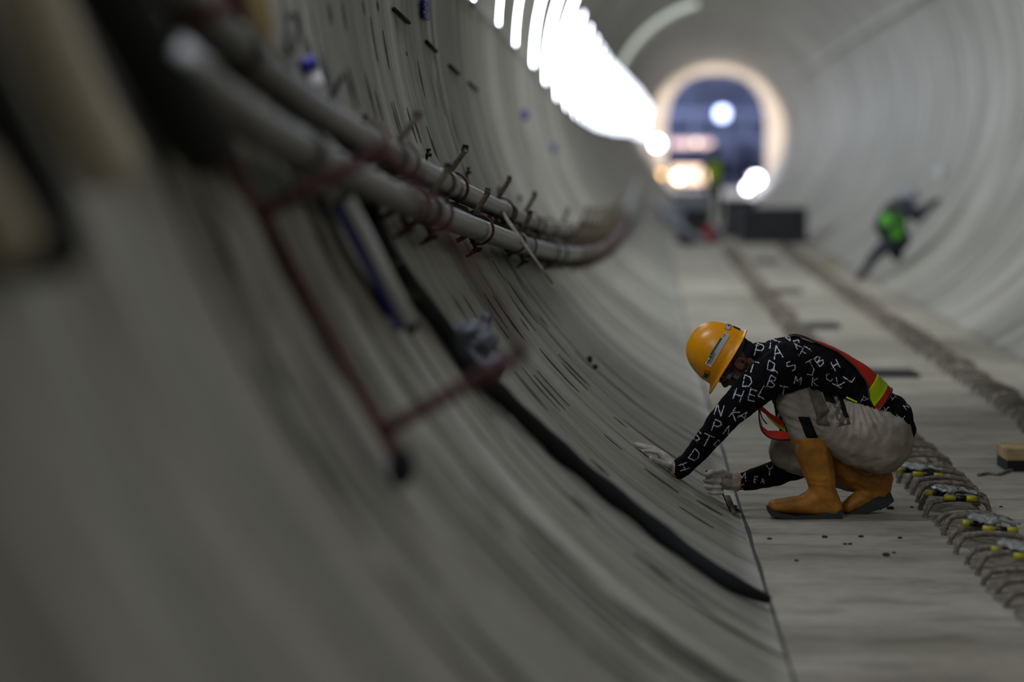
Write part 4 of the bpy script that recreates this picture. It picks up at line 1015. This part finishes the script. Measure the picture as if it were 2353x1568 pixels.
chain(bm, [(Z(2150, 470, -.13), .015), (Z(2150, 478, -.13), .011)]); chain(bm, [(Z(2155, 466, .1), .015), (Z(2156, 474, .1), .011)])
chain(bm, [(Z(2080, 472), .06), (Z(2088, 458), .085), (Z(2092, 452), .09)]); ball(bm, Z(2100, 458, 0), .03, .02, .02)
pf = skin('person', bm, mat('dark_blue_work_clothes', (34, 38, 46), .9), None, .018, 4); pf.data.transform(Matrix.Translation(-loc)); pf.location = loc
tag(pf, 'blurred worker in a green vest leaning against the right wall', 'person', 'workers in the tunnel')
bpy.context.view_layer.update()
o = helmet_far(Z(2090, 448), .12, mat('grey_helmet', (120, 122, 128), .4), pf, loc)
M_GRV = mat('green_reflector', (110, 215, 60), .5)
bm = bmesh.new(); chain(bm, [(Z(2058, 545, -.02), .18, .215, .15, 0), (Z(2044, 518, -.02), .195, .235, .17, 0), (Z(2056, 490, -.02), .18, .235, .15, 0)]); v = skin('vest', bm, mat('dark_green_vest', (28, 44, 32), .8), pf, .018, 3)
TV = bvh(v)
for cn in ([(2026, 500), (2040, 488), (2048, 510), (2032, 522)], [(2046, 530), (2066, 520), (2074, 540), (2054, 552)], [(2056, 500), (2068, 494), (2074, 512), (2062, 518)]):
    o = patch('reflective_band', TV, cn, M_GRV, v, 5, 4, .01, 'green reflective band', .01)
# worker beyond the clutter
Yg = 62.0
def Z2(px, py, dy=0.0): return P(px, py, Yg+dy)
loc2 = Vector((Z2(1640, 480).x, Yg, 0)); x0 = loc2.x
bm = bmesh.new(); V = lambda x, y, z: Vector((x0+x, Yg+y, z))
for s in (-1, 1):
    chain(bm, [(V(s*.1, 0, .85), .1), (V(s*.12, -.02, .45), .07), (V(s*.12, 0, .08), .05), (V(s*.12, -.12, .04), .04)])
    chain(bm, [(V(s*.2, 0, 1.38), .07), (V(s*.28, -.02, 1.1), .05), (V(s*.22, -.2, .95), .04)])
    for k in range(5): chain(bm, [(V(s*.22, -.2, .95), .02), (V(s*.2+k*.012, -.28, .92-.01*k), .012)])
chain(bm, [(V(0, 0, .88), .14, .11, .12), (V(0, 0, 1.15), .15, .11, .12), (V(0, 0, 1.38), .19, .11, .1)])
chain(bm, [(V(0, 0, 1.45), .06), (V(0, -.01, 1.58), .085), (V(0, -.01, 1.64), .09)])
p2 = skin('person', bm, MATS['dark_blue_work_clothes'], None, .02, 3); p2.data.transform(Matrix.Translation(-loc2)); p2.location = loc2
tag(p2, 'distant worker in a yellow green vest standing in the clutter below the arch', 'person', 'workers in the tunnel'); bpy.context.view_layer.update()
helmet_far(V(0, 0, 1.68), .12, MATS['dark_blue_work_clothes'], p2, loc2)
bm = bmesh.new(); chain(bm, [(V(0, 0, .98), .165, .135, .1), (V(0, 0, 1.35), .195, .13, .1)]); skin('vest', bm, mat('lime_vest', (150, 178, 40), .7), p2, .02, 3)

# ================================================================= CLUTTER AT THE END OF THE FINISHED FLOOR
def crate(px, py, Y, w, d, h, m, lb, name='crate', slats=4, cat='crate'):
    p = P(px, py, Y); p.x = min(max(p.x, XC(Y)-1.254+w/2+.03), XC(Y)+1.254-w/2-.03); t = empty(name, (p.x, Y, 0), lb, cat)
    bm = bmesh.new(); box(bm, (p.x, Y, h/2), w, d, h*.92, bev=.01); obj('body', bm, m, t, smooth=False)
    bm = bmesh.new(); box(bm, (p.x, Y, h-.02), w*1.04, d*1.04, .05, bev=.01)
    obj('lid', bm, m, t, smooth=False)
    for i in range(2): 
        bm = bmesh.new(); box(bm, (p.x+(i-.5)*w*.7, Y, .02), .08, d*1.02, .04); obj('runner', bm, M_BLACK, t, smooth=False)
    return t
M_DK = mat('dark_machine', (34, 36, 40), .7, var=.3, vscale=5); M_RED = mat('red_plastic', (140, 30, 34), .6); M_GY = mat('grey_machine', (128, 132, 138), .6, var=.3, vscale=5)
crate(1770, 540, 49.5, 1.15, .9, .62, M_DK, 'wide black equipment box on the floor right of centre', 'equipment_box', cat='box')
crate(1838, 545, 51.0, .42, .8, .60, mat('brown_box', (60, 46, 42), .8), 'narrow brown box at the right end of the clutter', 'equipment_box', cat='box')
crate(1700, 520, 52.5, .55, .8, .72, M_DK, 'taller black box behind the red canister', 'equipment_box', cat='box')
crate(1560, 490, 57.0, .8, .8, .62, M_GY, 'grey box among the clutter left of the distant worker', 'equipment_box', cat='box')
crate(1520, 470, 60.0, .7, .9, .75, M_GY, 'grey box at the left side of the clutter beside the wall', 'equipment_box', cat='box')
crate(1600, 500, 55.0, .5, .6, .5, M_DK, 'small black box in the middle of the clutter', 'equipment_box', cat='box')
for px, Y, m, lb in ((1628, 49.0, M_RED, 'red canister at the front of the clutter'), (1650, 49.2, M_GY, 'pale grey canister beside the red one')):
    p = P(px, 540, Y); t = empty('canister', (p.x, Y, 0), lb, 'canister'); bm = bmesh.new(); box(bm, (p.x, Y, .15), .19, .16, .3, bev=.03); obj('body', bm, m, t)
    bm = bmesh.new(); tube(bm, [Vector((p.x-.05, Y, .3)), Vector((p.x-.05, Y, .35)), Vector((p.x+.05, Y, .35)), Vector((p.x+.05, Y, .3))], .012, 8); obj('handle', bm, m, t); bm = bmesh.new(); tube(bm, [Vector((p.x-.075, Y, .29)), Vector((p.x-.075, Y, .33))], .02, 10); obj('cap', bm, M_BLACK, t)
# bundle of scaffold tubes lying against the left wall edge
nm_ = ['topmost', 'upper', 'middle', 'lower', 'lowest']
for i in range(5):
    a = wallhit(1497+i*9, 452+i*13, .10); b = floorhit(1592+i*7, 545+i*3, .07)
    bm = bmesh.new(); tube(bm, [a, b], .06, 12); tag(obj('scaffold_tube', bm, [M_GY, M_DK][i % 2]), '%s tube of the bundle slanting through the left clutter' % nm_[i], 'tube', 'scaffold tubes by the left wall')
bm = bmesh.new(); pts = [Vector((XC(47+.4*k)-1.0+.12*sin(k*1.3), 47+.4*k, .06+.03*sin(k*.9))) for k in range(26)]; tube(bm, smoothpath(pts, 3), .05, 10)
tag(obj('black_hose', bm, M_BLACK), 'thick black hose snaking along the left floor edge in the clutter', 'hose')
p = wallhit(2162, 400, .05); bm = bmesh.new(); ball(bm, p, .07, .07, .12, sub=3); tag(obj('reflector', bm, M_WHITE), 'small pale oval reflector on the right wall above the leaning worker', 'reflector')
